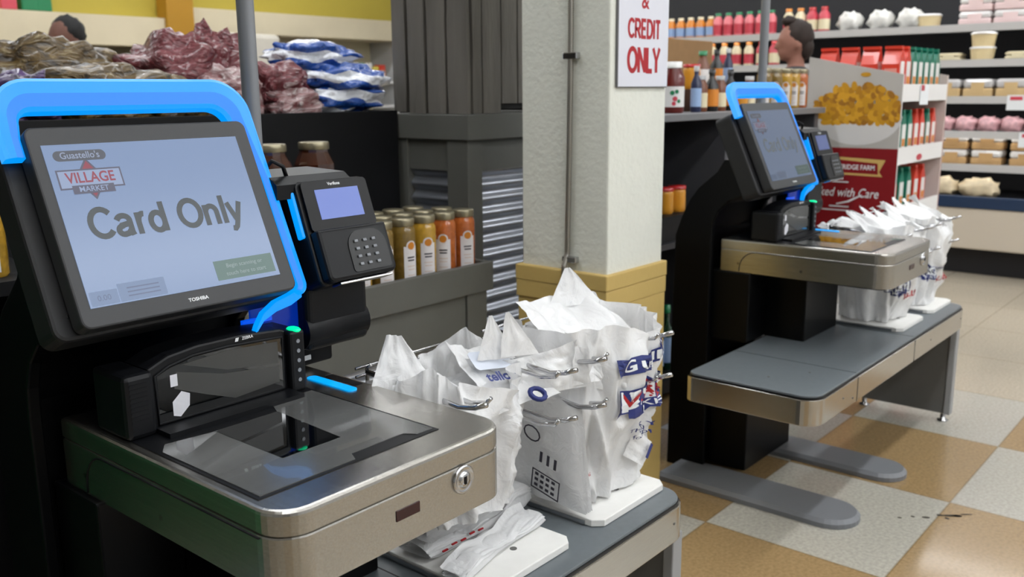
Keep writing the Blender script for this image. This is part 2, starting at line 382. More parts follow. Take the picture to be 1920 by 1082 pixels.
# ================================================================ room shell
def struct(name, mb, m): return tag(mb.build(name, m), kind='structure')
fm = floor_mat()
fl = MB().box((-5, -6, -.1), (8.6, 10.2, 0)).build('floor', fm, loc=(0, 0, 0)); tag(fl, kind='structure')
ceil_m = mat('ceiling_tile', (214, 212, 206), .8)
struct('ceiling', MB().box((-5, -6, 3.6), (8.6, 10.2, 3.7)), ceil_m)
wallp = mat('wall_cream', (196, 197, 198), .7)
wall_y = mat('wall_mustard', (178, 160, 62), .7, var=.05, vscale=1)
struct('wall_back', MB().box((-5, 10.1, 0), (8.6, 10.2, 3.6)), wall_y)
struct('wall_right', MB().box((8.5, -6, 0), (8.6, 10.1, 3.6)), wallp)
struct('wall_left', MB().box((-5.1, -6, 0), (-5, 10.1, 3.6)), wallp)
struct('wall_front', MB().box((-5, -6.1, 0), (8.6, -6, 3.6)), wallp)

tube_m = mat('tube_diffuser', (255, 255, 250), .5, emit=LIGHT, ergb=(247, 251, 255))
lfx = mat('light_housing', (200, 200, 200), .5)
for i, y in enumerate((-4.9, -3.3, -1.7, .1, 2.6, 5.3, 8.0)):
    e = empty('ceiling_light', (2, y, 3.5), ['front most', 'second', 'third', 'fourth', 'fifth', 'sixth', 'rearmost'][i]+' row of fluorescent tubes under the ceiling', 'light', 'rows of fluorescent tubes')
    MB().box((-.9, y-.11, 3.52), (7.8, y+.11, 3.6)).build('housing', lfx, e)
    MB().box((-.8, y-.08, 3.505), (7.7, y+.08, 3.519)).build('diffuser', tube_m, e)

# ================================================================ kiosk (built for the near one, copied for the far one)
def make_kiosk():
    R = empty('self_checkout_kiosk', (.78, 1.40, 0), 'large black self checkout kiosk in the foreground, blue lit frame around its screen', 'self checkout kiosk', 'self checkout kiosks')
    # cabinet: outer side cheeks with an arched front, inner body set back
    back = [(1.63, 0), (1.625, .62), (1.62, .86), (1.595, .93), (1.565, .99), (1.535, 1.03), (1.50, 1.06), (1.465, 1.09), (1.44, 1.13)]
    front = [(1.31, 1.05), (1.33, 1.022), (1.37, 1.01), (1.42, .99), (1.455, .955), (1.475, .91), (1.48, .86), (1.48, 0)]
    prof = back+[(1.38, 1.13)]+front
    MB().prism(prof, .57, .592, 0, bev=.004).build('side_panel', black, R)
    MB().prism(prof, .938, .96, 0, bev=.004).build('side_panel', black, R)
    inner = [(1.615, .02), (1.61, .86), (1.56, .98), (1.46, 1.08), (1.40, 1.11), (1.34, 1.05), (1.40, 1.03), (1.47, .97), (1.50, .88), (1.50, .02)]
    MB().prism(inner, .592, .938, 0).build('cabinet', black, R)
    # pedestal between shelf and scanner table, lower plinth
    MB().box((.60, 1.345, .5), (.74, 1.49, .744), .004).box((.74, 1.20, .5), (1.035, 1.49, .744), .004).build('pedestal', black, R)
    MB().box((.61, 1.335, .028), (.985, 1.485, .41), .004).build('plinth', black, R)
    for a, b in ((.41, .605), (.88, 1.055)):
        mid = (a+b)/2; rr = (b-a)/2
        poly = [(a, 1.58), (a, .89+rr)]+[(mid-rr*cos(pi*k/14), .89+rr-rr*sin(pi*k/14)) for k in range(1, 14)]+[(b, .89+rr), (b, 1.58)]
        MB().prism(poly, .001, .028, 2, bev=.012, bev_lo=False, seg=1).build('foot', grey_pl, R)
    # scanner table of brushed steel
    X0, X1, Y0, Y1 = .61, 1.04, .885, 1.46
    def rr_(d): return rrect(X0+d, Y0+d, X1-d, Y1, [0, 0, .05-d, .05-d], 8)
    t = MB().prism(rr_(0), .745, .822, 2, bev=.003, bev_lo=False).prism(rr_(.003), .8215, .8262, 2).prism(rr_(0), .8255, .857, 2, bev=.007, bev_lo=False, seg=3)
    tb = t.build('scanner_table', steel, R)
    MB().prism(rr_(.02), .738, .7449, 2).build('table_underside', black_pl, tb)
    # service door seam on the left side, and its two rivets
    arc = [(.6095, .93, .818)]+[(.6095, 1.33+.06*sin(radians(a)), .758+.06*cos(radians(a))) for a in range(0, 91, 15)]+[(.6095, 1.39, .748)]
    sm = MB().tube(arc, .0016, 6)
    sm.build('door_seam', black_pl, tb)
    for y, z in ((1.395, .775), (1.17, .772)): MB().lathe([(.005, 0), (.005, .002), (.002, .003)], (.61, y, z), 10, ax=0).build('rivet', steel_side, tb)
    lk = MB(plane((.932, .885, .80), (1, 0, 0), (0, 0, 1))).lathe([(.022, 0), (.022, .003), (.019, .005), (.017, .003), (.012, .003), (.011, .006), (.004, .006)], (0, 0, 0), 24).build('lock', chrome, tb)
    MB(plane((.932, .885, .80), (1, 0, 0), (0, 0, 1))).box((-.002, -.006, .0055), (.002, .006, .0075)).build('keyhole', black_pl, lk)
    MB().box((.798, .8835, .782), (.843, .886, .798), .0008).build('sensor_window', mat('dark_red_window', (48, 12, 14), .2), tb)
    # scanner platter
    pl = MB().prism([(.626, 1.272), (.626, .95), (.95, .95), (.95, 1.272)], .857, .8582, 2).build('platter_frame', black_pl, R)
    MB().prism([(.632, 1.19), (.632, .956), (.79, .956), (.80, .976), (.90, .976), (.912, .958), (.944, .958), (.944, 1.25), (.86, 1.25), (.84, 1.205), (.72, 1.205), (.65, 1.215)], .8582, .8594, 2).build('platter_plate', platter_m, pl)
    MB().prism([(.727, 1.204), (.727, 1.036), (.83, 1.036), (.84, 1.204)], .8594, .8600, 2).build('platter_glass', glassblack, pl)
    # light pad and decal on the table top
    MB().prism(rrect(.982, 1.195, 1.003, 1.318, .009), .857, .8590, 2).build('light_pad', blue_pad, tb)
    MB().prism(rrect(1.012, 1.215, 1.03, 1.30, .002), .857, .8576, 2).build('decal', black_pl, tb)
    # scanner tower
    tw = [(.665, .858), (.665, .958), (.70, .972), (.75, .978), (.83, .978), (.905, .972), (.915, .968), (.915, .858)]
    T = MB().prism(tw, 1.275, 1.345, 1, bev=.004)
    T.box((.62, 1.262, .858), (.668, 1.36, .958), .008)
    T.box((.914, 1.262, .858), (.945, 1.36, .966), .005)
    T.prism([(.668, .857), (.668, .866), (.914, .866), (.914, .857)], 1.23, 1.276, 1)
    tower = T.build('scanner_tower', black_pl, R)
    MB(plane((0, 1.2745, 0), (1, 0, 0), (0, 0, 1))).poly([(.676, .868), (.906, .868), (.906, .958), (.80, .964), (.74, .963), (.70, .955), (.676, .945)], 0, .0006).build('scanner_window', glassblack, tower)
    f = MB(plane((0, 1.2745, 0), (1, 0, 0), (0, 0, 1)))
    f.tube([(.676, .868, 0), (.906, .868, 0), (.906, .958, 0), (.80, .964, 0), (.74, .963, 0), (.70, .955, 0), (.676, .945, 0)], .003, 6, closed=True)
    f.build('window_frame', black_rough, tower)
    # inner baffles seen through the window
    b = MB(plane((0, 1.2738, 0), (1, 0, 0), (0, 0, 1)))
    b.poly([(.72, .953), (.80, .958), (.897, .952), (.897, .915), (.80, .926)], 0, .0002); b.poly([(.71, .944), (.79, .922), (.897, .91), (.897, .882), (.81, .876), (.76, .895), (.705, .918)], 0, .0002)
    b.build('window_baffle', mat('baffle_grey', (66, 66, 64), .25), tower)
    b = MB(plane((0, 1.2732, 0), (1, 0, 0), (0, 0, 1)))
    b.poly([(.699, .922), (.711, .922), (.711, .941), (.699, .941)], 0, .0002); b.poly([(.700, .876), (.712, .872), (.728, .886), (.730, .905), (.716, .912), (.700, .898)], 0, .0002)
    b.build('window_mirror', mat('pale_mirror', (214, 214, 220), .3), tower)
    g = MB()
    for k in range(9): g.box((.628, 1.2610, .885+k*.007), (.655, 1.2625, .888+k*.007))
    g.build('speaker_grille', black_rough, tower)
    MB().blob((.932, 1.275, .966), (.010, .016, .005), u=14, v=8).build('status_light', green_led, tower)
    bt = MB()
    for k in range(5): bt.lathe([(.0035, 0), (.0035, .0012)], (.930, 1.2608, .948-k*.017), 12, ax=1)
    bt.build('buttons', grey_ink, tower)
    tx = MB(plane((.835, 1.2745, .9715), (1, 0, 0), (0, 0, 1))); put_text(tx, 'ZEBRA', .005, 0, .007, 0, .001, .02)
    tx.add([(-.019, -.003, .001), (-.013, -.003, .001), (-.011, .003, .001), (-.017, .003, .001)], [(0, 1, 2, 3)]); tx.build('maker_mark', white_ink, tower)
    # ----- screen head in its tilted plane
    D = lambda u, v, w_=0: (u, 1.264+.416*v-.909*w_, 1.038+.909*v+.416*w_)
    MB(D).prism(rrect(.548, -.004, .962, .287, .02), -.10, -.038, 2, bev=.006).build('screen_housing', housing_m, R)
    scr = MB(D).prism(rrect(.573, 0, .938, .305, .014), -.034, 0, 2, bev=.003).build('display_screen', bezel_m, R)
    MB(D).box((.591, .029, 0), (.912, .276, .0012)).build('lcd', lcd, scr)
    tx = MB(D)
    stroke_text(tx, 'Card Only', .753, .128, .0475, 0, .0018, .185); tx.build('card_only_text', lcd_txt, scr)
    lg = MB(D)
    lg.prism(rrect(.603, .250, .681, .266, .0079), .0012, .0015, 2, mi=3)
    put_text(lg, "Guastello's", .642, .258, .0145, 4, .0018, .012, sx=.92)
    market_logo(lg, .648, .221, .078, .0014); lg.build('store_logo', [lcd_red, mat('screen_logo_dark', (30, 32, 40), .3, emit=.9, ergb=(88, 88, 106)), mat('screen_logo_pale', (30, 32, 40), .3, emit=.9, ergb=(150, 166, 198)), lcd_grey, mat('screen_logo_letter', (30, 32, 40), .3, emit=.9, ergb=(150, 162, 188))], scr)
    bt = MB(D).box((.798, .036, .0012), (.906, .068, .0016)); rd = MB(D); rd.box((.594, .031, .0012), (.635, .052, .0016), mi=1); rd.box((.637, .031, .0012), (.710, .058, .0016), mi=1)
    put_text(bt, 'Begin scanning or', .852, .058, .0095, 2, .002); put_text(bt, 'touch here to start', .852, .045, .0095, 2, .002)
    put_text(rd, '0.00', .614, .041, .012, 3, .002)
    for k in range(3): rd.box((.650, .037+k*.006, .0016), (.70, .039+k*.006, .0018), mi=3)
    sbm = [lcd_green, lcd_btn, lcd_pale, mat('screen_faint_text', (20, 22, 26), .3, emit=.9, ergb=(104, 116, 146))]
    bt.build('start_button', sbm, scr); rd.build('price_readout', sbm, scr)
    tx = MB(D); put_text(tx, 'TOSHIBA', .756, .0145, .0075, 0, .0004, .03, sx=1.1); tx.build('maker_name', white_ink, scr)
    # blue lit frame: left cheek, top handle, right cheek, curl under the screen
    def arcp(cx, cy, r, a0, a1, n=8): return [(cx+r*cos(radians(a0+(a1-a0)*k/n)), cy+r*sin(radians(a0+(a1-a0)*k/n))) for k in range(n+1)]
    outer = [(.543, .262), (.543, .30)]+arcp(.603, .325, .060, 180, 90)+arcp(.905, .325, .060, 90, 0)+[(.965, .20), (.965, .10), (.965, .05)]+arcp(.945, .010, .020, 0, -70, 5)
    inner_ = [(.571, .262), (.571, .29)]+arcp(.597, .311, .022, 180, 90)+arcp(.885, .302, .031, 90, 0)+[(.940, .20), (.940, .10), (.940, .05)]+arcp(.934, .008, .008, 0, -70, 5)
    n = len(outer); fr = MB(D); vs = []; K = 7
    for (a, b_), (c, d) in zip(outer, inner_):
        for q, w_ in ((0, -.026), (0, -.010), (.12, -.006), (.5, -.003), (.88, -.006), (1, -.010), (1, -.026)): vs.append((a+(c-a)*q, b_+(d-b_)*q, w_))
    for i in range(n-1):
        for k in range(K): fr.f.append([K*i+k, K*i+(k+1) % K, K*i+K+(k+1) % K, K*i+K+k]); fr.m.append(1 if k in (0, 1) else (2 if k == 3 else 0)); fr.sm.append(False)
    fr.v = [Vector(D(*q)) for q in vs]
    fr.f += [[k for k in range(K)][::-1], [K*(n-1)+k for k in range(K)]]; fr.m += [0, 0]; fr.sm += [False, False]
    lf = fr.build('light_frame', [blue_lit, blue_pale, blue_mid], R)
    c = MB()
    pts = [D(.957, -.004, -.022), D(.935, -.012, -.026), D(.905, -.018, -.03), D(.88, -.03, -.036), D(.865, -.046, -.04), D(.855, -.060, -.042)]
    for i, p in enumerate(pts):
        wd = [.008, .009, .008, .006, .004, .002][i]
        c.v += [Vector((p[0], p[1]-.002, p[2]+wd)), Vector((p[0], p[1]-.002, p[2]-wd)), Vector((p[0]+.002, p[1]+.014, p[2]-wd)), Vector((p[0]+.002, p[1]+.014, p[2]+wd))]
    for i in range(5):
        for k in range(4): c.f.append([4*i+k, 4*i+(k+1) % 4, 4*i+4+(k+1) % 4, 4*i+4+k]); c.m.append(0); c.sm.append(False)
    c.f += [[0, 1, 2, 3], [23, 22, 21, 20]]; c.m += [0, 0]; c.sm += [False]*2
    c.build('frame_curl', blue_lit, lf)
    g = MB().grid(lambda u, v: Vector((.900+.100*u, 1.352-.006*sin(pi*u), .925+.075*v+.006*u)), 12, 8)
    g.grid(lambda u, v: Vector((.900+.100*u, 1.356-.006*sin(pi*u), .925+.075*v+.006*u)), 12, 8)
    g.build('blue_glow_sheet', mat('deep_blue_glow', (6, 22, 90), .25, emit=.8, ergb=(0, 40, 140)), lf)  # added glowing sheet stands for the frame's blue light on the body
    MB().prism([(1.346, .970), (1.352, .970), (1.352, .979), (1.346, .978)], .880, .940, 0).build('glow_strip', mat('glow_strip_blue', (6, 40, 120), .3, emit=.9, ergb=(0, 84, 236)), lf)  # added glowing strip stands for blue light caught behind the tower
    # ----- card terminal to the right of the screen
    E = lambda u, v, w_=0: (u+.000*v, 1.262+.34*v-.94*w_, 1.032+.94*v+.34*w_)
    tm = MB(E).prism(rrect(.990, 0, 1.150, .190, .014), -.05, -.004, 2, bev=.004)
    tm.prism(rrect(.994, .002, 1.150, .096, [.004, .004, .012, .012]), -.006, .020, 2, bev=.006)
    term = tm.build('card_terminal', black_pl, R)
    MB(E).prism(rrect(.998, .096, 1.146, .186, .008), -.004, .002, 2).build('terminal_face', mat('face_black', (7, 7, 9), .35, spec=.3), term)
    MB(E).box((1.024, .116, .002), (1.122, .170, .0030)).build('terminal_screen', lcd2, term)
    tx = MB(E); put_text(tx, 'Verifone', 1.070, .179, .008, 0, .0024, .02); tx.build('maker_name', white_ink, term)
    kp = MB(E).prism(rrect(1.050, .012, 1.138, .086, [.03, .03, .006, .006]), .018, .0215, 2); kp.build('keypad_well', mat('well_black', (5, 5, 6), .3), term)
    ky = MB(E)
    for r_ in range(4):
        for c_ in range(3): ky.box((1.064+c_*.020, .022+r_*.014, .0215), (1.072+c_*.020, .027+r_*.014, .0245), .0008)
    ky.build('keys', grey_ink, term)
    MB(E).box((1.018, -.004, -.012), (1.140, .0005, .014), .001).build('terminal_base_strip', chrome, term)
    MB(E).prism(rrect(.983, .09, .990, .180, .003), -.026, -.010, 2, bev=.002).build('terminal_edge_light', blue_lit, term)
    br = MB().box((1.0, 1.325, .90), (1.145, 1.375, 1.02), .012, seg=4)
    br.prism([(1.33, 1.18), (1.33, 1.205), (1.35, 1.218), (1.46, 1.222), (1.46, 1.18)], .955, 1.12, 0)
    br.box((.985, 1.37, .86), (1.09, 1.44, 1.20), .006)
    br.lathe([(.035, 0), (.035, .143), (.0, .145)], (1.001, 1.355, .935), 20, ax=0)
    br.box((1.0, 1.40, .857), (1.06, 1.46, .92))
    bk = br.build('terminal_bracket', black_pl, R)
    MB().box((1.012, 1.368, .872), (1.036, 1.3705, .881)).build('bracket_sticker', white_ink, bk)
    MB().tube([(1.0, 1.36, 1.21), (.985, 1.35, 1.235), (.97, 1.36, 1.245), (.962, 1.39, 1.22), (.955, 1.40, 1.17)], .004, 8).build('terminal_cable', black_rough, bk)
    # signal pole behind
    MB().lathe([(.0165, 0), (.0165, 1.35)], (1.07, 1.555, .55), 20).build('signal_pole', mat('pole_grey', (128, 130, 134), .4, .3), R)
    return R
K1 = make_kiosk()
K2 = dup(K1, (.78+2.29, 1.40+.035, 0), label='farther black self checkout kiosk behind the square column, blue lit frame on its screen')

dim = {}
def dimmer(o):  # view-angle dimming of the far kiosk's screens, put into weaker emission copies
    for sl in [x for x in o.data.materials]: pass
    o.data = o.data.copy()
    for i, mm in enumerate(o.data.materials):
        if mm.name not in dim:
            c = mm.copy(); c.name = mm.name+'_oblique_dim'; b = c.node_tree.nodes['Principled BSDF']; b.inputs['Emission Strength'].default_value *= .42; dim[mm.name] = c
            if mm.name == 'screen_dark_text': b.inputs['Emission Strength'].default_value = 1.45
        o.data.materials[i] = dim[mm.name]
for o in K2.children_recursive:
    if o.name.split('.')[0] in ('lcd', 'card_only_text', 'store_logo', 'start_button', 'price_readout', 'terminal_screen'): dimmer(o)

# ================================================================ bagging tables
def make_bagging_table():
    R = empty('bagging_table', (.95, 1.12, 0), 'low grey bagging table under the foreground scanner, steel band round its edge', 'bagging table', 'low bagging tables')
    def rr_(d, x1=1.69): return rrect(.165+d, .92+d, x1-d, 1.345-d, [.045-d*.5, .03, .06-d*.5, .06-d*.5], 8)
    MB().prism(rr_(0), .41, .488, 2, bev=.002).build('steel_band', steel_side, R)
    MB().prism(rr_(.004), .488, .494, 2).build('shadow_gap', black_pl, R)
    MB().prism(rr_(.006), .494, .50, 2, bev=.002, bev_lo=False).build('tabletop', greytop, R)
    for x in (.487, 1.04): MB().box((x-.0015, .9192, .41), (x+.0015, .921, .489)).box((x-.0015, .927, .4999), (x+.0015, 1.339, .5004)).build('panel_joint', black_pl, R)
    for x, z in ((.37, .45), (.45, .43), (1.23, .45), (1.62, .455)): MB().lathe([(.003, 0), (.003, .0015)], (x, .9190, z), 10, ax=1).build('screw', dark_leg, R)
    for x, y in ((.28, 1.12), (.40, 1.04)): MB().lathe([(.004, 0), (.004, .0012)], (x, y, .5), 10).build('screw', dark_leg, R)
    lg = MB().box((1.645, .935, .035), (1.685, .96, .41), .003).build('leg_post', grey_leg, R)
    MB().box((1.652, .96, .035), (1.68, 1.33, .41), .002).build('leg_panel', dark_leg, R)
    for y in (.965, 1.29):
        MB().lathe([(.02, .0005), (.022, .006), (.010, .010), (.010, .036)], (1.665, y, 0), 14).build('leveling_foot', chrome, R)
    return R
T1 = make_bagging_table()
T2 = dup(T1, (.95+2.30, 1.12+.035, 0), label='low grey bagging table standing left to right below the farther kiosk scanner')

def make_rack(x0=1.42):
    x1 = x0+.26
    R = empty('bag_rack', (x0+.13, 1.15, .5), '', 'bag rack', 'wire bag racks on the bagging tables')
    MB().prism([(x0, .995), (x0+.018, .975), (x1-.018, .975), (x1, .993), (x1, 1.33), (x0, 1.33)], .5008, .516, 2, bev=.002).build('base_board', white_pl, R)
    MB().lathe([(.007, 0), (.007, .0008)], (x0+.155, 1.04, .516), 14).build('screw_hole', dark_leg, R)
    MB().box((x0-.003, 1.01, .502), (x0, 1.30, .511)).build('side_rail', chrome, R)
    f = MB()
    for x in (x0+.005, x1-.005):
        f.tube([(x, 1.262, .516), (x, 1.262, .70), (x, 1.262, .865), (x, 1.25, .872)], .0035, 8)
        for z in (.845, .752):
            for dx in (0, .03):
                xx = x+(dx if x < x0+.1 else -dx)
                f.tube([(xx, 1.262, z+.012), (xx, 1.16, z+.006), (xx, 1.03, z-.006), (xx, .995, z+.001), (xx, .968 if dx == 0 else .985, z+.012)], .0050 if dx == 0 else .0042, 8)
    for z in (.868, .852, .766, .748): f.tube([(x0-.02, 1.264, z), (x1+.02, 1.264, z)], .003, 8)
    f.tube([(x0+.07, 1.20, .75), (x0+.07, 1.20, .79), (x0+.085, 1.20, .79), (x0+.085, 1.20, .75)], .002, 6)
    f.build('wire_frame', chrome, R)
    return R
RA = make_rack(); RA['label'] = 'chrome wire bag rack at the open end of the foreground bagging table, below the column'
RB = dup(RA, (1.55-.345, 1.15, .5), label='chrome wire bag rack directly behind the foreground steel scanner table, its board in front')
RC = dup(RA, (1.55+2.30, 1.185, .5), label='far wire bag rack at the right end of the farther bagging table')
RD = dup(RA, (1.55+2.30-.36, 1.185, .5), label='wire bag rack half hidden behind the farther steel scanner table')

# ================================================================ plastic bags
def fold(p, s=1.0, seed=0):
    return noise.noise(Vector((p[0]*9+seed, p[1]*9, p[2]*5)))*s
def hang_bag(cx, cy, ztop, zbot, ax, ay, bx, by, name, label, group=None, seed=0, prints=None, wob=.012, flare=.02, nu=150, nv=64):
    """open bag: S(u,t) with u round the mouth and t from mouth (0) to base (1)"""
    def Sf(u, t):
        th = 2*pi*u
        def sp(x, p=.62): return math.copysign(abs(x)**p, x)
        X = ax*(1-t)+bx*t; Y = ay*(1-t)+by*t
        belly = 1+.10*sin(pi*min(1, t*1.1))
        r = belly*(1+.055*sin(7*th+seed+2*t)*(1-t*.6)+.05*noise.noise(Vector((cos(th)*2.2+seed, sin(th)*2.2, t*3.2)))+.03*noise.noise(Vector((cos(th)*6+seed, sin(th)*6, t*9))))
        z = ztop+(zbot-ztop)*t
        z += (1-t)**3*(.035*noise.noise(Vector((cos(th)*1.4+seed, sin(th)*1.4, 0)))+.02*sin(2*th+.6))
        c1 = noise.noise(Vector((cos(th)*2.6+seed*2, sin(th)*2.6, t*2.2+th*.0))); c2 = noise.noise(Vector((cos(th)*6+seed, sin(th)*5+t*2, t*3.5)))
        crease = wob*(1.9*(1-abs(c1)*3)+.45*(1-abs(c2)*3))
        return Vector((cx+sp(cos(th))*X*r+crease*cos(th), cy+sp(sin(th))*Y*r+crease*sin(th), z))
    b = MB(); b.grid(lambda u, t: Sf(u, t), nu, nv, 0, True)
    # base
    b.grid(lambda u, t: Vector((cx, cy, zbot+.004))*t+Sf(u, 1)*(1-t), nu, 5, 0, True)
    # two handle loops
    o = b.build(name, bagfilm, loc=(cx, cy, zbot))
    tag(o, label, 'plastic bag', group)
    return o, Sf

# open bag on the right rack
bag1, S1 = hang_bag(1.565, 1.125, .885, .522, .135, .115, .105, .085, 'plastic_bag', 'open white store bag hung wide below the column, red and blue print on its side', 'plastic bags on the racks', seed=1.3)
bm_ = BagMap(S1, .80, .42, .80, .363, .007, rot=.0)
lg = MB(bm_)
lg.add([(-.075, .055, 0), (.0, .065, 0), (.075, .09, 0), (.075, .125, 0), (.0, .10, 0), (-.075, .088, 0)], [(0, 1, 4, 5), (1, 2, 3, 4)], 1)
put_text(lg, "Guastello's", 0, .085, .032, 2, .0012, .02, sx=.85, fn=lambda a, b: (a, b+a*.2))
market_logo(lg, .005, .0, .13, .0006)
put_text(lg, 'THANK YOU', 0, -.075, .013, 1, .001, .01); put_text(lg, 'for shopping', 0, -.092, .012, 1, .001)
lg.build('bag_print', [red_ink, navy_ink, white_ink], bag1)
bm2 = BagMap(S1, .60, .80, .80, .363, .004)
lg = MB(bm2); put_text(lg, 'RECYCLE', -.01, .01, .012, 0, .001, .01); put_text(lg, 'THIS BAG', .01, -.008, .010, 0, .001, .01)
for k in range(3): lg.box((-.035+k*.02, -.03, .0), (-.025+k*.02, -.026, .001), mi=0)
lg.build('bag_print', [red_ink], bag1)
# pulled-up rear sheet and corner tabs
def sheet(pts_fn, nu, nv, name, m=bagfilm, parent=None, loc=None):
    b = MB(); b.grid(pts_fn, nu, nv); return b.build(name, m, parent, loc)
def drape(p00, p10, p01, p11, amp=.012, seed=0, sag=0):
    p00, p10, p01, p11 = map(Vector, (p00, p10, p01, p11))
    n = (p10-p00).cross(p01-p00).normalized()
    def f(u, v):
        p = p00*(1-u)*(1-v)+p10*u*(1-v)+p01*(1-u)*v+p11*u*v
        e = amp*(noise.noise(Vector((u*4+seed, v*2.5, seed)))+.5*noise.noise(Vector((u*11+seed, v*7, seed)))+.35*sin(u*16+seed+v*3))
        return p+n*e-Vector((0, 0, sag*sin(pi*u)*(1-v)))
    return f
sheet(drape((1.45, 1.215, .93), (1.70, 1.225, .93), (1.44, 1.11, .84), (1.69, 1.0, .80), .012, 3, .012), 40, 20, 'bag_flap', parent=bag1)
sheet(drape((1.60, 1.20, .98), (1.615, 1.195, .98), (1.545, 1.20, .90), (1.70, 1.17, .89), .004, 5), 16, 14, 'handle_tab', parent=bag1)
sheet(drape((1.425, 1.04, .870), (1.55, 1.0, .845), (1.43, 1.035, .79), (1.56, .995, .74), .009, 8, .01), 30, 16, 'bag_flap', parent=bag1)
sheet(drape((1.57, 1.02, .60), (1.60, 1.01, .655), (1.62, 1.0, .565), (1.653, 1.0, .61), .003, 9), 10, 8, 'corner_tab', parent=bag1)
MB(plane((1.632, .994, .597), (.5, 0, .62), (-.62, 0, .5))).box((-.020, -.008, 0), (.022, .006, .0008)).build('bag_print', navy_ink, bag1)

# gathered handles hooked between the two racks
gb = MB()
gb.grid(drape((1.21, 1.14, .875), (1.42, 1.035, .885), (1.24, 1.10, .79), (1.44, 1.01, .79), .014, 11, .018), 44, 18)
gb.grid(drape((1.238, 1.10, .957), (1.246, 1.10, .957), (1.215, 1.11, .875), (1.30, 1.09, .865), .004, 12), 10, 10)
gb.grid(drape((1.268, 1.085, .960), (1.276, 1.085, .960), (1.255, 1.09, .875), (1.35, 1.07, .865), .004, 13), 10, 10)
gb.grid(drape((1.42, 1.03, .885), (1.46, 1.10, .885), (1.40, 1.04, .79), (1.47, 1.0, .80), .010, 14), 20, 12)
tag(gb.build('plastic_bag', bagfilm), 'crumpled white bag handles gathered on the left arms of the rack below the column', 'plastic bag', 'plastic bags on the racks')

# stack of flat bags still hanging on each rack, prints along the gusset
def hanging_pack(x0, x1, y, ztop, zbot, label, seed, pr=True):
    n = 5; b = MB()
    for k in range(n):
        yy = y+k*.008
        b.grid(drape((x0+.01*noise.noise(Vector((k, seed, 0))), yy, ztop), (x1, yy, ztop), (x0+.004*k, yy-.01, zbot), (x1-.003*k, yy-.01, zbot+.004*k), .006, seed+k), 20, 16)
    o = b.build('bag_pack', bagfilm); tag(o, label, 'bag pack', 'packs of flat bags hanging on the racks')
    if pr:
        g = MB(plane(((x0+x1)/2, y-.022, (ztop*.45+zbot*.55)), (1, 0, 0), (0, 0, 1))); market_logo(g, 0, 0, .14, 0)
        put_text(g, "Guastello's", 0, .08, .03, 1, .001, .01); g.build('bag_print', [red_ink, navy_ink, white_ink], o)
    return o
hanging_pack(1.10, 1.33, 1.15, .83, .525, 'flat pack of white bags hanging on the rack behind the foreground scanner table', 2)
# gusset stack leaning at the left of the open bag
gp = MB()
for k in range(6):
    x = 1.405+k*.005
    gp.grid(drape((x, 1.20, .80), (x+.004, 1.03, .74), (x-.004, 1.20, .545), (x+.002, 1.00, .530), .004, 20+k), 18, 16)
gpo = gp.build('bag_pack', bagfilm); tag(gpo, 'leaning pack of flat white bags left of the open bag, small navy print', 'bag pack', 'packs of flat bags hanging on the racks')
g = MB(plane((1.398, 1.10, .64), (0, -1, -.25), (0, -.12, 1)))
g.tube([(.02*cos(a*.5236)-.03, .015*sin(a*.5236)+.03, .004) for a in range(12)], .0016, 5, closed=True)
g.box((-.02, -.043, .003), (.05, -.041, .0045)); g.box((-.02, -.083, .003), (.05, -.081, .0045)); g.box((-.02, -.083, .003), (-.018, -.041, .0045)); g.box((.048, -.083, .003), (.05, -.041, .0045))
for k in range(3):
    for j in range(4): g.box((-.012+j*.014, -.076+k*.012, .003), (-.004+j*.014, -.0705+k*.012, .0045))
for k in range(3): g.box((-.005+k*.018, -.02, .003), (.001+k*.018, .002, .0045))
g.build('bag_print', dark_ink, gpo)

# bags on the left rack (behind the scanner table)
bag2, S2 = hang_bag(1.175, 1.15, .865, .60, .105, .10, .085, .08, 'plastic_bag', 'white store bag bunched open behind the steel scanner table, blue lettering at its rim', 'plastic bags on the racks', seed=4.1)
sheet(drape((1.20, 1.18, .905), (1.33, 1.17, .875), (1.19, 1.05, .80), (1.36, 1.03, .79), .010, 31, .012), 36, 18, 'bag_flap', parent=bag2)
g = MB(plane((1.245, 1.085, .835), (1, -.15, -.12), (.1, .72, .60)))
put_text(g, "tello's", 0, .0, .030, 0, .014, .03); g.prism(rrect(-.045, .02, .045, .065, .01), .012, .0125, 2, mi=1); g.build('bag_print', [navy_ink, mat('pale_blue_print', (196, 202, 214), .4)], bag2)
g = MB(plane((1.29, 1.035, .80), (1, -.2, -.1), (.1, .72, .60))); g.tube([(.016*cos(a*.5236), .014*sin(a*.5236), .012) for a in range(12)], .005, 6, closed=True); g.build('bag_print', navy_ink, bag2)
sb = MB(); sb.grid(drape((1.085, 1.21, .935), (1.11, 1.20, .93), (1.02, 1.19, .845), (1.15, 1.16, .845), .007, 33), 24, 16)
sb.grid(drape((1.02, 1.19, .85), (1.17, 1.16, .85), (1.06, 1.08, .79), (1.22, 1.04, .79), .010, 35), 30, 16)
tag(sb.build('plastic_bag', bagfilm), 'small peaked white bag end nearest the card terminal, behind the scanner table', 'plastic bag', 'plastic bags on the racks')
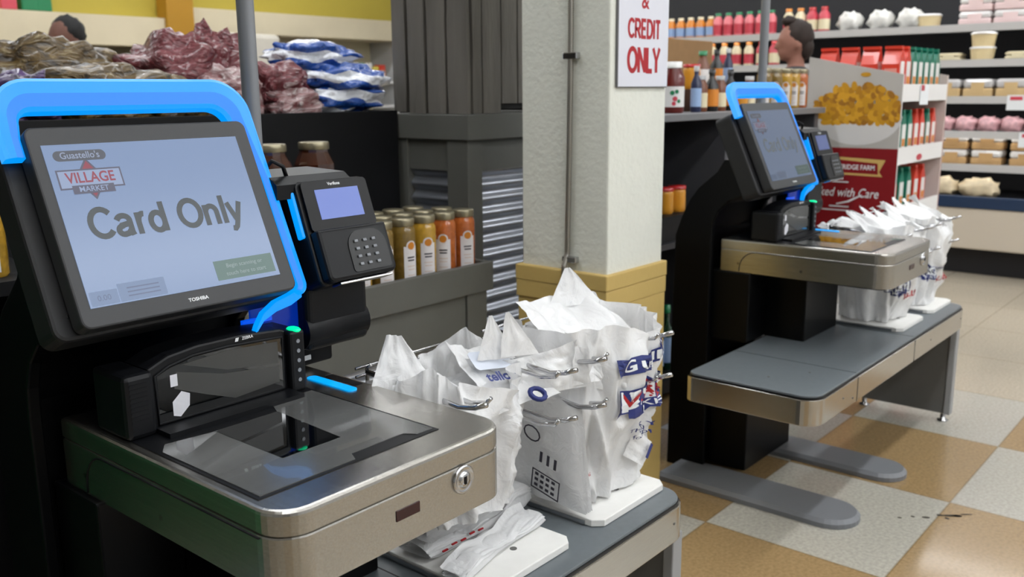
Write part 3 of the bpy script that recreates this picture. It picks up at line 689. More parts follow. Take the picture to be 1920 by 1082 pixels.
# two folded packs lying on the near board
def folded(p0, p1, wd, hgt, label, seed):
    p0 = Vector(p0); p1 = Vector(p1); d = (p1-p0); L_ = d.length; d.normalize(); q = Vector((-d.y, d.x, 0))
    b = MB()
    def sp(x, p=.45): return math.copysign(abs(x)**p, x)
    def f(u, v):
        a = 2*pi*v; e = 1+.07*noise.noise(Vector((u*5+seed, v*2, 1)))
        lay = .0025*sin(sin(a)*14) if abs(cos(a)) > .6 else 0
        end = min(1, .55+6*min(u, 1-u))
        top = .35*hgt*noise.noise(Vector((u*7+seed, v*4, 2)))+.25*hgt*sin(u*5+v*6+seed) if sin(a) > 0 else 0
        return p0+d*(u*L_+.008*noise.noise(Vector((v*4, 3, seed))))+q*(sp(cos(a))*wd/2*e*(.9+.1*end)+lay+.006*sin(u*6+seed))+Vector((0, 0, -p0.z+.5175+hgt/2+(sp(sin(a))*hgt/2+top)*end*.98+.010*max(0, u-.75)*4*max(0, sin(a))))
    b.grid(f, 60, 56, 0)
    # loose upper leaf with a curled lip
    b.grid(lambda u, v: p0+d*(u*L_)+q*((v-.5)*wd*.96+.004*sin(u*9))+Vector((0, 0, -p0.z+.5175+hgt*1.12+.004*sin(u*11+seed)+.004*noise.noise(Vector((u*9, v*5, seed)))+.010*max(0, v-.8)*5*(.4+u))), 50, 16)
    o = b.build('folded_bags', bagfilm); tag(o, label, 'folded bags', 'folded bag bundles'); return o
fo = folded((1.085, 1.155, .528), (1.395, 1.170, .530), .088, .034, 'thick bundle of folded white bags lying under the edge of the foreground scanner table', 1.0)
fo2 = folded((1.072, 1.050, .522), (1.345, 1.088, .522), .052, .016, 'thin folded white bag bundle lying along the front of the thicker bundle', 5.0)
g = MB()
for k in range(9): g.box((1.11+k*.026, 1.106+.0015*k, .535+.003*(k % 2)), (1.123+k*.026, 1.1095+.0015*k, .5375+.003*(k % 2)))
g.build('bag_print', red_ink, fo)

# bags on the far racks
for i, (cx, cy, zt, lb) in enumerate(((3.86, 1.16, .86, 'white bag slumped on the far wire rack at the end of the farther bagging table'),
                                      (3.50, 1.16, .86, 'white bag hanging below the farther steel scanner table, red print at its foot'))):
    o, Sx = hang_bag(cx, cy, zt, .52, .13, .12, .10, .09, 'plastic_bag', lb, 'plastic bags on the racks', seed=7+i*2)
    g = MB(BagMap(Sx, .78, .72, .75, .34, .004)); put_text(g, 'VILLAGE', 0, 0, .03, 0, .001, .02); g.build('bag_print', red_ink, o)
    g = MB(BagMap(Sx, .66, .6, .75, .34, .004)); market_logo(g, 0, 0, .10, 0); g.build('bag_print', [dark_ink, navy_ink, white_ink], o)
    for k in range(4):
        x = cx-.14+.08*k
        sheet(drape((x, 1.24-.02*k, .925+.012*(k % 2)), (x+.03, 1.22, .915), (x-.03, 1.14, .84), (x+.11, 1.06, .835), .010, 50+k+i*9), 18, 12, 'bag_flap', parent=o)
fb = MB()
for k in range(4):
    x = 3.44-.05+.02*k
    fb.grid(drape((x, 1.36, .86-.01*k), (x+.09, 1.30, .88), (x, 1.22, .81), (x+.12, 1.14, .82), .012, 70+k), 20, 14)
tag(fb.build('plastic_bag', bagfilm), 'rolled white bag edge just behind the blue pad of the farther scanner table', 'plastic bag', 'plastic bags on the racks')

# ================================================================ column, conduit and sign
CX0, CX1, CY0, CY1 = 2.325, 2.645, 1.58, 1.915
c = empty('support_column', ((CX0+CX1)/2, (CY0+CY1)/2, 0), 'square cream column with a mustard lower part, between the two kiosks', 'column')
MB().box((CX0, CY0, 0), (CX1, CY1, 3.6), .006).build('shaft', wall_paint, c)
cl = MB().box((CX0-.012, CY0-.010, 0), (CX1+.010, CY1+.01, .70), .003).box((CX0-.020, CY0-.012, .70), (CX1+.012, CY1+.012, .755), .003).box((CX0-.022, CY0-.014, .755), (CX1+.014, CY1+.014, .806), .004)
cl.build('lower_cladding', tan_paint, c)
cd = MB(); pts = []; N_ = 420
zs = [1.95-1.35*i/N_ for i in range(N_+1)]
cd.tube([(CX0-.012-(.016 if z < .82 else (.016*max(0, (.86-z)/.04) if z < .86 else 0)), 1.72+(.006*sin(z*3)), z) for z in zs], [.0085+.0016*(1 if i % 2 else -1) for i in range(N_+1)], 10)
cdo = cd.build('flexible_conduit', conduit_m); tag(cdo, 'ribbed metal conduit running down the left face of the square column', 'conduit')
for z in (1.463, .842): MB().box((CX0-.023, 1.685, z-.010), (CX0-.0005, 1.737, z+.010), .003).build('clamp', chrome, cdo)
sg = MB().box((2.352, CY0-.009, 1.368), (2.637, CY0-.001, 1.75), .002).build('payment_sign', mat('sign_edge', (110, 110, 112), .5)); tag(sg, 'white sign with red lettering on the front face of the square column', 'sign')
MB().box((2.355, CY0-.0098, 1.371), (2.634, CY0-.0088, 1.747)).build('sign_face', sign_white, sg)
sp_ = plane((2.496, CY0-.010, 0), (1, 0, 0), (0, 0, 1))
tx = MB(sp_); put_text(tx, '&', 0, 1.622, .066, 0, .0004, .02); tx.build('lettering', sign_red, sg)
tx = MB(sp_); stroke_text(tx, 'CREDIT', 0, 1.514, .056, 0, .0004, .19, sx=.80); tx.build('lettering', sign_red, sg)
tx = MB(sp_); stroke_text(tx, 'ONLY', 0, 1.413, .074, 0, .0004, .20, sx=.82); tx.build('lettering', sign_red, sg)

# ================================================================ grey end fixture, jar bin and black produce bin
fx = empty('display_endcap', (2.67, 2.38, 0), 'grey panelled wooden end cabinet with corrugated metal, left of the square column', 'store fixture')
MB().box((2.365, 2.185, 1.195), (3.02, 2.60, 1.283), .003).build('top_band', fix_grey, fx)
pn = MB().box((2.385, 2.21, 1.085), (3.0, 2.58, 1.195), .001)
pn.build('upper_panel', fix_grey, fx)
for (x0, x1, y0, y1) in ((2.375, 2.45, 2.2, 2.30), (2.375, 2.45, 2.50, 2.59), (2.94, 3.01, 2.2, 2.30)):
    MB().box((x0, y0, .0), (x1, y1, 1.196), .002).build('corner_post', fix_grey, fx)
def corrug(p0, p1, z0, z1, nrm, name, parent, pitch=.052, amp=.010):
    p0, p1, nrm = Vector(p0), Vector(p1), Vector(nrm); b = MB(); n = int((z1-z0)/pitch*10)
    b.grid(lambda u, v: p0.lerp(p1, u)+Vector((0, 0, z0+(z1-z0)*v))+nrm*(amp*sin(2*pi*(z1-z0)*v/pitch)), 2, n)
    b.grid(lambda u, v: p0.lerp(p1, u)+Vector((0, 0, z0+(z1-z0)*v))+nrm*(amp*sin(2*pi*(z1-z0)*v/pitch)-.004), 2, n)
    return b.build(name, corr_m, parent)
corrug((2.45, 2.235, 0), (2.94, 2.235, 0), .03, 1.085, (0, -1, 0), 'corrugated_panel', fx)
corrug((2.40, 2.50, 0), (2.40, 2.30, 0), .03, 1.085, (-1, 0, 0), 'corrugated_panel', fx)
MB().box((2.42, 2.25, .02), (2.98, 2.56, 1.085)).build('core', black_rough, fx)

jb = empty('jar_bin', (1.76, 2.14, 0), 'grey wooden planter bin holding sauce jars, behind the foreground card terminal', 'store fixture')
MB().box((1.20, 2.0, .715), (2.275, 2.022, .81), .002).box((2.252, 2.022, .715), (2.275, 2.19, .81), .002).build('front_plank', fix_grey, jb)
MB().box((1.22, 2.018, .565), (2.16, 2.034, .713)).build('lower_board', fix_grey, jb)
MB().box((2.155, 2.008, .0), (2.25, 2.05, .714), .002).build('bin_post', fix_grey, jb)
MB().box((1.22, 2.024, .76), (2.25, 2.34, .785)).build('bin_floor', fix_grey, jb)
MB().box((1.22, 2.05, .03), (1.26, 2.34, .76)).build('bin_end', fix_grey, jb)
MB().box((1.205, 2.20, .785), (1.695, 2.335, 1.045), .002).build('riser', black_rough, jb)
corrug((1.26, 2.06, 0), (2.155, 2.06, 0), .03, .565, (0, -1, 0), 'corrugated_panel', jb)

pb = empty('produce_bin', (1.4, 2.9, 0), 'long black bin heaped with bagged produce, behind the foreground kiosk', 'store fixture')
MB().box((.2, 2.53, .0), (2.36, 2.55, 1.296), .002).build('front_panel', black_rough, pb)
MB().box((2.34, 2.55, 0), (2.36, 3.4, 1.296)).build('end_panel', black_rough, pb)
MB().box((.2, 2.55, 1.22), (2.34, 3.4, 1.25)).build('bin_floor', black_rough, pb)
MB().box((.2, 3.4, 0), (2.36, 3.42, 1.36)).build('rear_panel', black_rough, pb)

# wooden slat crate on the end cabinet
cr = empty('wooden_crate', (2.66, 2.40, 1.284), 'weathered grey wooden slat crate standing on top of the grey end cabinet', 'crate')
def slat(x0, y0, x1, y1, z0, z1, th=.014):
    a, b_ = Vector((x0, y0, 0)), Vector((x1, y1, 0)); d = (b_-a).normalized(); n = Vector((-d.y, d.x, 0))
    mb = MB(); n_ = 12
    vs = []
    for j in range(n_+1):
        z = z0+(z1-z0)*j/n_; e = .003*noise.noise(Vector((x0*30, y0*30, z*9)))
        for (s_, k) in ((a+d*e, 0), (b_-d*e, 0), (b_-d*e, 1), (a+d*e, 1)): vs.append((s_.x+n.x*th*k, s_.y+n.y*th*k, z))
    fs = [(4*j+k, 4*j+(k+1) % 4, 4*j+4+(k+1) % 4, 4*j+4+k) for j in range(n_) for k in range(4)]+[(3, 2, 1, 0), tuple(4*n_+k for k in range(4))]
    mb.add(vs, fs); return mb.build('slat', wood_grey, cr)
for y0, y1, dx in ((2.195, 2.285, 0), (2.298, 2.385, 0), (2.400, 2.480, .0), (2.500, 2.565, .004)):
    slat(2.388+dx, y1, 2.388+dx, y0, 1.285 if y0 < 2.49 else 1.29, 1.95, -.014)
for x0, x1, z in ((2.400, 2.445, 1.285), (2.452, 2.545, 1.285), (2.552, 2.635, 1.318), (2.642, 2.73, 1.318), (2.74, 2.82, 1.318), (2.83, 2.92, 1.285)):
    slat(x0, 2.192, x1, 2.192, z, 1.95, .014)
MB().box((2.404, 2.207, 1.30), (2.92, 2.215, 1.35)).box((2.404, 2.215, 1.295), (2.412, 2.56, 1.34)).box((2.404, 2.207, 1.75), (2.92, 2.215, 1.80)).box((2.404, 2.215, 1.75), (2.412, 2.56, 1.80)).box((2.404, 2.55, 1.285), (2.92, 2.565, 1.95)).box((2.905, 2.215, 1.285), (2.92, 2.55, 1.95)).build('crate_rail', mat('crate_dark', (30, 28, 26), .8), cr)

# ---------------------------------------------------------------- jars
lid_m = mat('jar_lid', (150, 142, 118), .3, .7)
lab_w = mat('jar_label', (212, 208, 208), .5)
orange_dot = mat('label_orange', (186, 116, 30), .5)
def jar(col, name, r=.038, h=.20, kind='tall'):
    c = mat(name+'_sauce', col, .12, coat=.8, var=.25, vscale=60)
    R = empty('sauce_jar', (0, 0, 0), '', 'jar')
    if kind == 'tall':
        prof = [(r*.9, 0), (r, .006), (r, h*.78), (r*.96, h*.83), (r*.86, h*.87), (r*.86, h*.90)]
        MB().lathe(prof, seg=28).build('jar_body', c, R)
        MB().lathe([(r*.90, h*.885), (r*.93, h*.895), (r*.93, h*.985), (r*.88, h), (0.001, h)], seg=28).build('lid', lid_m, R)
        l = MB()
        fn = lambda a, z, w_=0: (sin(a)*(r+.0006+w_), -cos(a)*(r+.0006+w_), z)
        l.grid(lambda u, v: fn(-.62+1.24*u, h*.06+h*.52*v), 12, 2)
        for k, (w1, z1) in enumerate(((.34, .40), (.30, .355))): l.grid(lambda u, v: fn(-w1+2*w1*u, h*z1+h*.022*v, .0008), 8, 2, mi=2)
        for k, (w1, z1) in enumerate(((.36, .27), (.30, .22), (.34, .13))): l.grid(lambda u, v: fn(-w1+2*w1*u, h*z1+h*.012*v, .0008), 8, 2, mi=3)
        for rad, mi, w_ in ((.016, 0, .0012), (.0115, 1, .0018)):
            l.add([fn(rad*cos(q*pi/9)/r, h*.59+rad*sin(q*pi/9), w_) for q in range(18)], [tuple(range(18))], mi)
        l.build('label', [lab_w, orange_dot, dark_ink, mat('label_tan_print', (200, 176, 160), .5)], R)
    else:
        r = .060; h = .172
        MB().lathe([(r*.92, 0), (r, .01), (r, h*.62), (r*.72, h*.82), (r*.70, h*.9)], seg=12, smooth=False).build('jar_body', c, R)
        MB().lathe([(r*.74, h*.87), (r*.76, h*.88), (r*.76, h*.98), (r*.72, h), (.001, h)], seg=28).build('lid', lid_m, R)
        l = MB(); l.lathe([(r+.001, h*.05), (r+.001, h*.48)], seg=12, smooth=False)
        for k in range(-2, 3): l.add([(sin(k*.9)*(r+.0015)+.012*cos(a)*cos(k*.9), -cos(k*.9)*(r+.0015)+.012*cos(a)*sin(k*.9), h*.26+.008*sin(a)) for a in [q*pi/6 for q in range(12)]], [tuple(range(12))], 1)
        l.build('label', [mat('amber_label', (214, 166, 74), .5), mat('rust_print', (140, 62, 30), .5)], R)
    return R
J = {'orange': jar((172, 92, 40), 'orange'), 'gold': jar((176, 136, 44), 'gold'), 'olive': jar((116, 92, 40), 'olive'), 'dark': jar((58, 26, 14), 'dark', kind='squat')}
used = set()
def place(key, x, y, z, label, rz, group=None):
    p = J[key]
    if key not in used: used.add(key); o = p; o.location = (x, y, z)
    else: o = dup(p, (x, y, z))
    o.rotation_euler[2] = rz; o['label'] = label
    if group: o['group'] = group
    return o
JG = 'tall sauce jars in the grey bin'
fr = [(2.205, 'orange', 'tall orange sauce jar at the right end of the front row in the grey bin', .1), (2.115, 'orange', 'tall orange sauce jar second from the right in the front row of the bin', -.35),
      (2.025, 'gold', 'tall yellow gold sauce jar in the middle of the front row of the bin', .1), (1.935, 'olive', 'tall olive brown sauce jar fourth from the right in the front row', .45),
      (1.845, 'olive', 'olive brown sauce jar fifth from the right, against the card terminal', .3), (1.755, 'gold', 'sauce jar mostly hidden under the card terminal edge, base showing', .2)]
for x, k, lb, rz in fr: place(k, x, 2.068, .7855, lb, -.55+rz, JG)
bkc = ['orange', 'gold', 'olive', 'dark_', 'olive', 'gold']
for i, x in enumerate((2.195, 2.105, 2.015, 1.925, 1.835, 1.745)):
    place(['orange', 'gold', 'olive', 'olive', 'gold', 'olive'][i], x, 2.155, .7855, 'sauce jar in the second row of the grey bin, only its lid and shoulder showing', -.55, 'second row sauce jars in the grey bin')
for i, x in enumerate((2.15, 2.06, 1.97)):
    place(['gold', 'orange', 'olive'][i], x, 2.245, .7855, 'sauce jar in the rear row of the grey bin, only its lid showing', -.55, 'rear row sauce jars in the grey bin')
for x, lb in ((1.765, 'dark faceted jar with an amber label above the card terminal, right one'), (1.610, 'dark faceted jar with an amber label right beside the blue frame, left one')):
    place('dark', x, 2.262, 1.0455, lb, -.5, 'dark jars on the riser')
MB_ = place('gold', .775, 2.12, .98, 'orange jar at the very left edge of the view, beside the foreground kiosk', -.4)
sh = MB().box((.2, 2.03, .95), (.90, 2.35, .98)).box((.2, 2.33, .0), (.90, 2.35, .95)).box((.2, 2.03, 0), (.22, 2.33, .95)).box((.88, 2.03, 0), (.90, 2.33, .95)).build('low_display_shelf', black_rough); tag(sh, 'black low display shelf at the left edge behind the foreground kiosk', 'shelf')

# ---------------------------------------------------------------- bagged produce
def lump(name, c, r, m, label, cat, seed, rz=0, amp=.35, group=None, tail=None):
    b = MB(); b.blob((0, 0, r[2]), r, 0, 48, 26, amp, 2.4, .85, seed)
    # potatoes / onions pushing through the film
    for i, v in enumerate(b.v):
        d = Vector((v.x/r[0], v.y/r[1], (v.z-r[2])/r[2]))
        k = .16*noise.noise(d*3.5+Vector((seed, 0, 0)))+.03*noise.noise(d*10+Vector((0, seed, 0)))
        v.x += v.x*k; v.y += v.y*k; v.z += (v.z-r[2])*k
        v.z = max(v.z, .002)
    if tail:
        tx_, tz_ = tail
        b.grid(lambda u, v: Vector((tx_*(v*.8+.5)+.03*(u-.5)*(1+3*v), .05*sin(u*9)*v, r[2]+tz_*v+.02*sin(u*14+seed)*v)), 18, 8)
    o = b.build(name, m, loc=(0, 0, 0)); o.location = c; o.rotation_euler[2] = rz
    tag(o, label, cat, group); return o
Z0 = 1.252
lump('potato_bag', (1.36, 2.72, Z0), (.19, .15, .095), potato_m, 'large brown potato bag lying behind the middle of the blue handle', 'bag of potatoes', 1, group='bags of potatoes')
lump('potato_bag', (1.535, 2.70, Z0), (.12, .14, .075), potato_m, 'smaller brown potato bag at the right end of the potato bags', 'bag of potatoes', 4, group='bags of potatoes')
lump('potato_bag', (1.33, 3.02, Z0), (.24, .16, .135), potato_m, 'brown potato bag lying behind the large front one, green tag beside it', 'bag of potatoes', 9, group='bags of potatoes')
lump('produce_bag', (1.11, 2.68, Z0), (.09, .13, .082), purple_m, 'dark purple produce bag at the left above the blue handle', 'bag of produce', 2)
lump('produce_bag', (.98, 2.72, Z0), (.06, .12, .10), produce('yellow_black_bag', (20, 20, 18), (120, 110, 60), (200, 196, 170)), 'black and yellow produce bag at the far left edge', 'bag of produce', 6)
lump('onion_bag', (1.70, 2.90, Z0), (.15, .16, .145), onion_m, 'red onion bag with an orange closure, left of the grey pole', 'bag of onions', 3, group='bags of red onions')
lump('onion_bag', (1.76, 2.68, Z0), (.10, .11, .09), clear_on, 'clear bag of onions in front, just left of the grey pole', 'bag of onions', 11, group='bags of red onions')
lump('onion_bag', (1.87, 2.92, Z0), (.10, .12, .16), onion_m, 'red onion bag directly behind the grey pole', 'bag of onions', 5, group='bags of red onions')
lump('onion_bag', (1.97, 2.72, Z0+.06), (.10, .11, .075), onion_m, 'upper red onion bag right of the grey pole', 'bag of onions', 7, group='bags of red onions')
lump('onion_bag', (1.99, 2.66, Z0), (.11, .10, .062), clear_on, 'lower clear onion bag right of the grey pole, at the bin edge', 'bag of onions', 8, group='bags of red onions')
sb_ = []
for (c_, r_, lb, sd, rz) in (((2.22, 2.69, Z0+.035), (.165, .125, .050), 'blue and white striped potato bag at the bottom of its stack', 12, .05),
                         ((2.25, 2.70, Z0+.095), (.165, .125, .058), 'blue and white striped potato bag in the middle of its stack, red badge facing out', 13, -.1),
                         ((2.19, 2.80, Z0+.165), (.165, .125, .062), 'blue and white striped potato bag on top of its stack', 14, .12)):
    o = lump('potato_bag', c_, r_, stripe_m, lb, 'bag of potatoes', sd, rz, group='striped potato bags'); sb_.append(o)
for o, (px_, py_, pz_) in zip(sb_, ((.0, -.10, .062), (.015, -.105, .078), (.02, -.10, .088))):
    g = MB(lambda a, b, c=0, P=(px_, py_, pz_): Vector((P[0]+a, P[1]+.6*b-c, P[2]+.8*b+.02*cos(a*30)-.02)))
    g.v = []; g.prism([(.038*cos(q*pi/8), .016*sin(q*pi/8)) for q in range(16)], .004, .012, 2)
    ob = g.build('badge', mat('badge_red', (196, 30, 40), .35)); ob.location = (0, 0, 0)
    for v in ob.data.vertices: pass
    # geometry already local to its bag
    ob.parent = o
tag(MB().blob((0, 0, 0), (.03, .03, .012)).build('produce_tag', mat('tag_green', (84, 160, 48), .5), loc=(1.20, 2.86, 1.495)), 'small green produce tag sticking up left of the potato bags', 'produce tag')

# ================================================================ black shelf unit behind the far kiosk, with bottles
su = empty('shelf_unit', (4.2, 2.25, 0), 'black shelving with a grey edge, behind the farther kiosk', 'shelf unit')
edge_g = mat('shelf_edge_grey', (112, 112, 114), .5)
MB().box((3.06, 1.99, 1.232), (5.0, 2.52, 1.262), .003).build('top_shelf', edge_g, su)
MB().box((3.06, 2.48, .02), (5.0, 2.50, 1.23)).build('back_panel', black_rough, su)
for x in (3.06, 3.92, 4.4, 4.93):
    MB().box((x, 2.02, 0), (x+.05, 2.47, 1.232), .003).build('divider', mat('shelf_post', (74, 74, 78), .5), su)
MB().box((3.11, 2.02, .69), (4.93, 2.47, .715)).build('middle_shelf', mat('shelf_black', (40, 40, 44), .5), su)
MB().box((3.11, 2.02, .04), (4.93, 2.47, .10)).build('bottom_shelf', black_rough, su)

def bottle(name, body, cap, labc, h=.24, r=.04, shoulder=.62, neck=.45, sq=False):
    R = empty(name, (0, 0, 0), '', 'bottle')
    seg = 4 if sq else 18
    MB().lathe([(r*.9, 0), (r, .008), (r, h*shoulder), (r*neck, h*(shoulder+.18)), (r*neck, h*.9)], seg=seg, smooth=not sq).build('bottle_body', body, R)
    MB().lathe([(r*neck*1.2, h*.88), (r*neck*1.2, h), (.001, h)], seg=18).build('cap', cap, R)
    if labc: MB().lathe([(r*1.012, h*.12), (r*1.012, h*.52)], seg=seg, smooth=not sq).build('label', labc, R)
    return R
mk = {k: mat('pk_'+k, v, .3, coat=.3) for k, v in dict(red=(176, 32, 34), darkred=(96, 22, 16), pink=(226, 122, 130), orange=(214, 132, 44), amber=(206, 140, 40), green=(24, 120, 74), white=(228, 226, 224), navy=(28, 36, 70), black=(22, 20, 20), cream=(226, 214, 180), yellow=(214, 196, 84), brown=(112, 62, 34), teal=(20, 112, 90), tomato=(206, 62, 44), silver=(168, 168, 168), lblue=(150, 176, 214), rose=(200, 70, 84)).items()}
big = bottle('juice_jar', mk['darkred'], mk['white'], mk['white'], .215, .048, .70, .62)
big.location = (3.575, 2.10, 1.2625); tag(big, 'big dark red jar with a white cap and white label, just right of the column', 'jar')
g = MB(); 
for (a, z, s_, mi) in ((-.5, .085, .010, 0), (-.25, .06, .011, 1), (-.1, .09, .009, 0), (-.35, .04, .009, 1), (.1, .05, .008, 0)):
    g.add([((.0497)*sin(a-.6+s_*cos(q)/.0497), -.0497*cos(a-.6+s_*cos(q)/.0497), z+s_*sin(q)) for q in [k*pi/5 for k in range(10)]], [tuple(range(10))], mi)
gg = g.build('label_picture', [mk['green'], mk['rose']], loc=(0, 0, 0)); gg.location = (0, 0, 0); gg.parent = big
BG = 'assorted bottles on the black shelf top'
protos = {'nb': bottle('sauce_bottle', mk['navy'], mk['silver'], mk['lblue'], .20, .024, .62, .42), 'bb': bottle('sauce_bottle', mk['black'], mk['black'], mk['orange'], .19, .032, .6, .4),
          'ob': bottle('sauce_jar', mk['amber'], mk['red'], mk['amber'], .115, .040, .78, .85), 'bo': bottle('sauce_bottle', mk['brown'], mk['green'], mk['white'], .18, .035, .6, .5), 'sb': bottle('spice_jar', mk['brown'], mk['silver'], mk['cream'], .16, .03, .7, .6)}
pu = set()
def pp(key, loc, label, group=BG, cat=None):
    if key in pu: o = dup(protos[key], loc)
    else: pu.add(key); o = protos[key]; o.location = loc
    o['label'] = label
    if group: o['group'] = group
    return o
ZS = 1.2625
pp('bb', (3.70, 2.20, ZS), 'black bottle directly right of the big white capped jar')
pp('nb', (3.74, 2.08, ZS), 'slim navy blue bottle with a silver cap, second from the big jar')
pp('sb', (3.82, 2.10, ZS), 'small brown jar between the slim navy bottle and the far kiosk')
pp('bb', (3.90, 2.09, ZS), 'black bottle with an orange label close to the far kiosk head')
pp('ob', (3.98, 2.24, ZS+.10), 'amber jar with a red cap raised behind the front bottles')
bx = MB().box((3.80, 2.18, ZS), (4.46, 2.34, ZS+.0995)).build('product_riser', mat('riser_brown', (70, 44, 34), .6)); tag(bx, 'low dark riser box behind the front bottles on the black shelf', 'riser')
pp('bo', (4.12, 2.26, ZS+.10), 'brown bottle with a green cap standing on the riser'); pp('bb', (4.26, 2.26, ZS+.10), 'black bottle on the riser just right of the green capped one'); pp('nb', (4.38, 2.26, ZS+.10), 'slim navy bottle on the riser nearest the far grey pole')
for i, x in enumerate((4.0, 4.10, 4.20, 4.30)): pp(['sb', 'bb', 'ob', 'sb'][i], (x, 2.10, ZS), 'assorted small jar glimpsed through the far kiosk handle opening', 'jars behind the far handle opening')
for i, (x, k) in enumerate(((4.42, 'olive'), (4.54, 'olive'), (4.66, 'gold'), (4.76, 'gold'), (4.86, 'orange'))):
    o = dup(J[k], (x, 2.08, ZS)); o.rotation_euler[2] = -1.0; o['label'] = 'tall %s sauce jar beside the cracker poster, %s' % (k if k != 'olive' else 'olive brown', ['leftmost of five', 'second of five', 'middle of five', 'fourth of five', 'rightmost of five'][i]); o['group'] = 'tall jars beside the cracker poster'
for i, x in enumerate((3.56, 3.665)):
    o = dup(protos['ob'], (x, 2.12, .7155+.11)); o['label'] = ['amber jar with a red lid on the middle black shelf, beside the column', 'amber jar with a red lid on the middle black shelf, right one'][i]; o['group'] = 'amber jars on the middle black shelf'
bx = MB().box((3.40, 2.04, .7155), (3.74, 2.3, .825)).build('product_riser', black_rough); tag(bx, 'black riser under the two amber jars on the middle shelf', 'riser')
gbt = bottle('wine_bottle', mat('green_glass', (16, 60, 40), .1, coat=1), mk['green'], mk['lblue'], .30, .036, .55, .34)
gbt.location = (3.52, 2.12, .1005); gbt['label'] = 'dark green bottle on the lowest black shelf beside the column'; gbt['category'] = 'bottle'; gbt['group'] = 'green bottles on the lowest shelf'
for x in (3.61, 3.70): o = dup(gbt, (x, 2.12, .1005)); o['label'] = 'dark green bottle on the lowest black shelf, %s' % ('middle one' if x < 3.65 else 'right one')
cb = MB().box((4.92, 2.95, 1.26), (5.5, 3.3, 1.66), .004).build('cardboard_box', mat('cardboard', (146, 112, 74), .8, var=.05)); tag(cb, 'plain brown cardboard carton right of the payment sign, in front of the cooler', 'carton')
st = MB().box((4.85, 2.90, 0), (5.56, 3.35, 1.255), .01).build('stock_cart', mat('cart_grey', (120, 120, 120), .5)); tag(st, 'grey stock stand carrying the brown cardboard carton', 'stand')
ivy = MB()
for k in range(14): ivy.blob((5.15+.10*noise.noise(Vector((k, 0, 0))), 2.25+.08*noise.noise(Vector((0, k, 0))), 1.34+.05*(k % 3)), (.03, .03, .02), u=8, v=6, mi=k % 2)

# ================================================================ cracker display with poster
cdp = empty('cracker_display', (5.47, 1.88, 0), 'white cardboard cracker display with a bowl of crackers on its side poster', 'display stand')
PX, PY0, PY1 = 5.08, 1.62, 2.13
sidep = MB(); sidep.prism([(PY0, .0), (PY0, 1.43), (PY1, 1.53), (PY1, .0)], PX, PX+.012, 0); sidep.build('side_panel', carton_white, cdp)
MB().prism([(PY0, .0), (PY0, 1.43), (PY0+.10, 1.45), (PY1, 1.45), (PY1, 0)], 5.86, 5.875, 0).build('side_panel', mat('display_side', (206, 190, 184), .5), cdp)
MB().box((5.875, PY0, .2), (5.882, PY0+.08, 1.2)).build('side_trim', dark_red, cdp)
MB().box((PX+.012, PY1-.012, 0), (5.86, PY1, 1.42)).build('back_panel', carton_white, cdp)
for z in (1.345, 1.015, .70, .38): MB().box((PX+.012, PY0+.01, z-.02), (5.86, PY1-.012, z)).box((PX+.012, PY0, z-.055), (5.86, PY0+.012, z+.035), mi=0).build('display_shelf', carton_white, cdp)
MB().box((PX+.012, PY0, .0), (5.86, PY0+.012, .12)).build('display_base', carton_white, cdp)
P = plane((PX-.0005, PY1, 0), (0, -1, 0), (0, 0, 1)); Wp = PY1-PY0
po = MB(P); po.poly([(0, 1.045), (Wp, 1.045), (Wp, 1.43), (0, 1.53)], 0, .0005); po.poly([(0, .3), (Wp, .3), (Wp, 1.045), (0, 1.045)], 1, .0005)
poster = po.build('poster', [poster_grey, dark_red], cdp)
bw = MB(P)
bcx, bcz, br_ = .285, 1.235, .235
bw.poly([(bcx+br_*cos(a), bcz-.02+.155*sin(a)) for a in [pi+q*pi/16 for q in range(17)]], 0, .0012)
bw.poly([(bcx+br_*.6*cos(a), bcz-.03+.10*sin(a)-.012) for a in [pi+q*pi/16 for q in range(17)]], 0, .0014)
bowl = bw.build('bowl_picture', mat('bowl_white', (206, 204, 202), .4), poster)
ck = MB(P); random.seed(3)
k = 0
for row in range(9):
    for c_ in range(19):
        x = (c_-9)/9*br_*.98+random.uniform(-.01, .01); y = bcz-.050+row*.024+random.uniform(-.006, .006)
        lim = .135*math.sqrt(max(0, 1-(x/br_)**2)); base = -.085*math.sqrt(max(0, 1-(x/br_)**2))
        if y > bcz+lim+.01 or y < bcz+base: continue
        k += 1; an = random.uniform(0, pi); ra, rb = .025, .016; xx = max(.0, min(Wp-.002, bcx+x))
        pts = []
        for q in range(12):
            a = q*pi/6; u_, v_ = ra*cos(a), rb*sin(a); pts.append((max(.001, min(Wp-.001, xx+u_*cos(an)-v_*sin(an))), y+u_*sin(an)+v_*cos(an)))
        ck.poly(pts, random.choice((0, 0, 1, 1, 2, 3)), .0016+k*.00003)
ck.poly([(bcx+.03+.028*cos(q*pi/6), 1.432+.012*sin(q*pi/6)) for q in range(12)], 0, .003)
ck.build('cracker_picture', crackers, poster)
bn = MB(P); bn.poly([(.12, .90), (.44, .895), (.42, .92), (.45, .985), (.12, .998), (.10, .95)], 0, .0010); bn.poly([(.125, .912), (.415, .907), (.41, .965), (.125, .985)], 2, .0014)
put_text(bn, 'PEPPERIDGE FARM', .27, .940, .038, 1, .002, .01, sx=.82)
put_text(bn, 'Baked with Care', .235, .80, .070, 1, .002, .005, sx=.80, shear=.25)
for q, (a, b, c_, d) in enumerate(((.14, .855, .26, .862), (.16, .872, .23, .880), (.12, .70, .30, .706), (.16, .72, .27, .727))): bn.poly([(a, b), (c_, b), (c_, d), (a, d)], 1, .002)
bn.poly([(.20, .732), (.27, .75), (.34, .79), (.335, .795), (.26, .757), (.20, .74)], 1, .002)
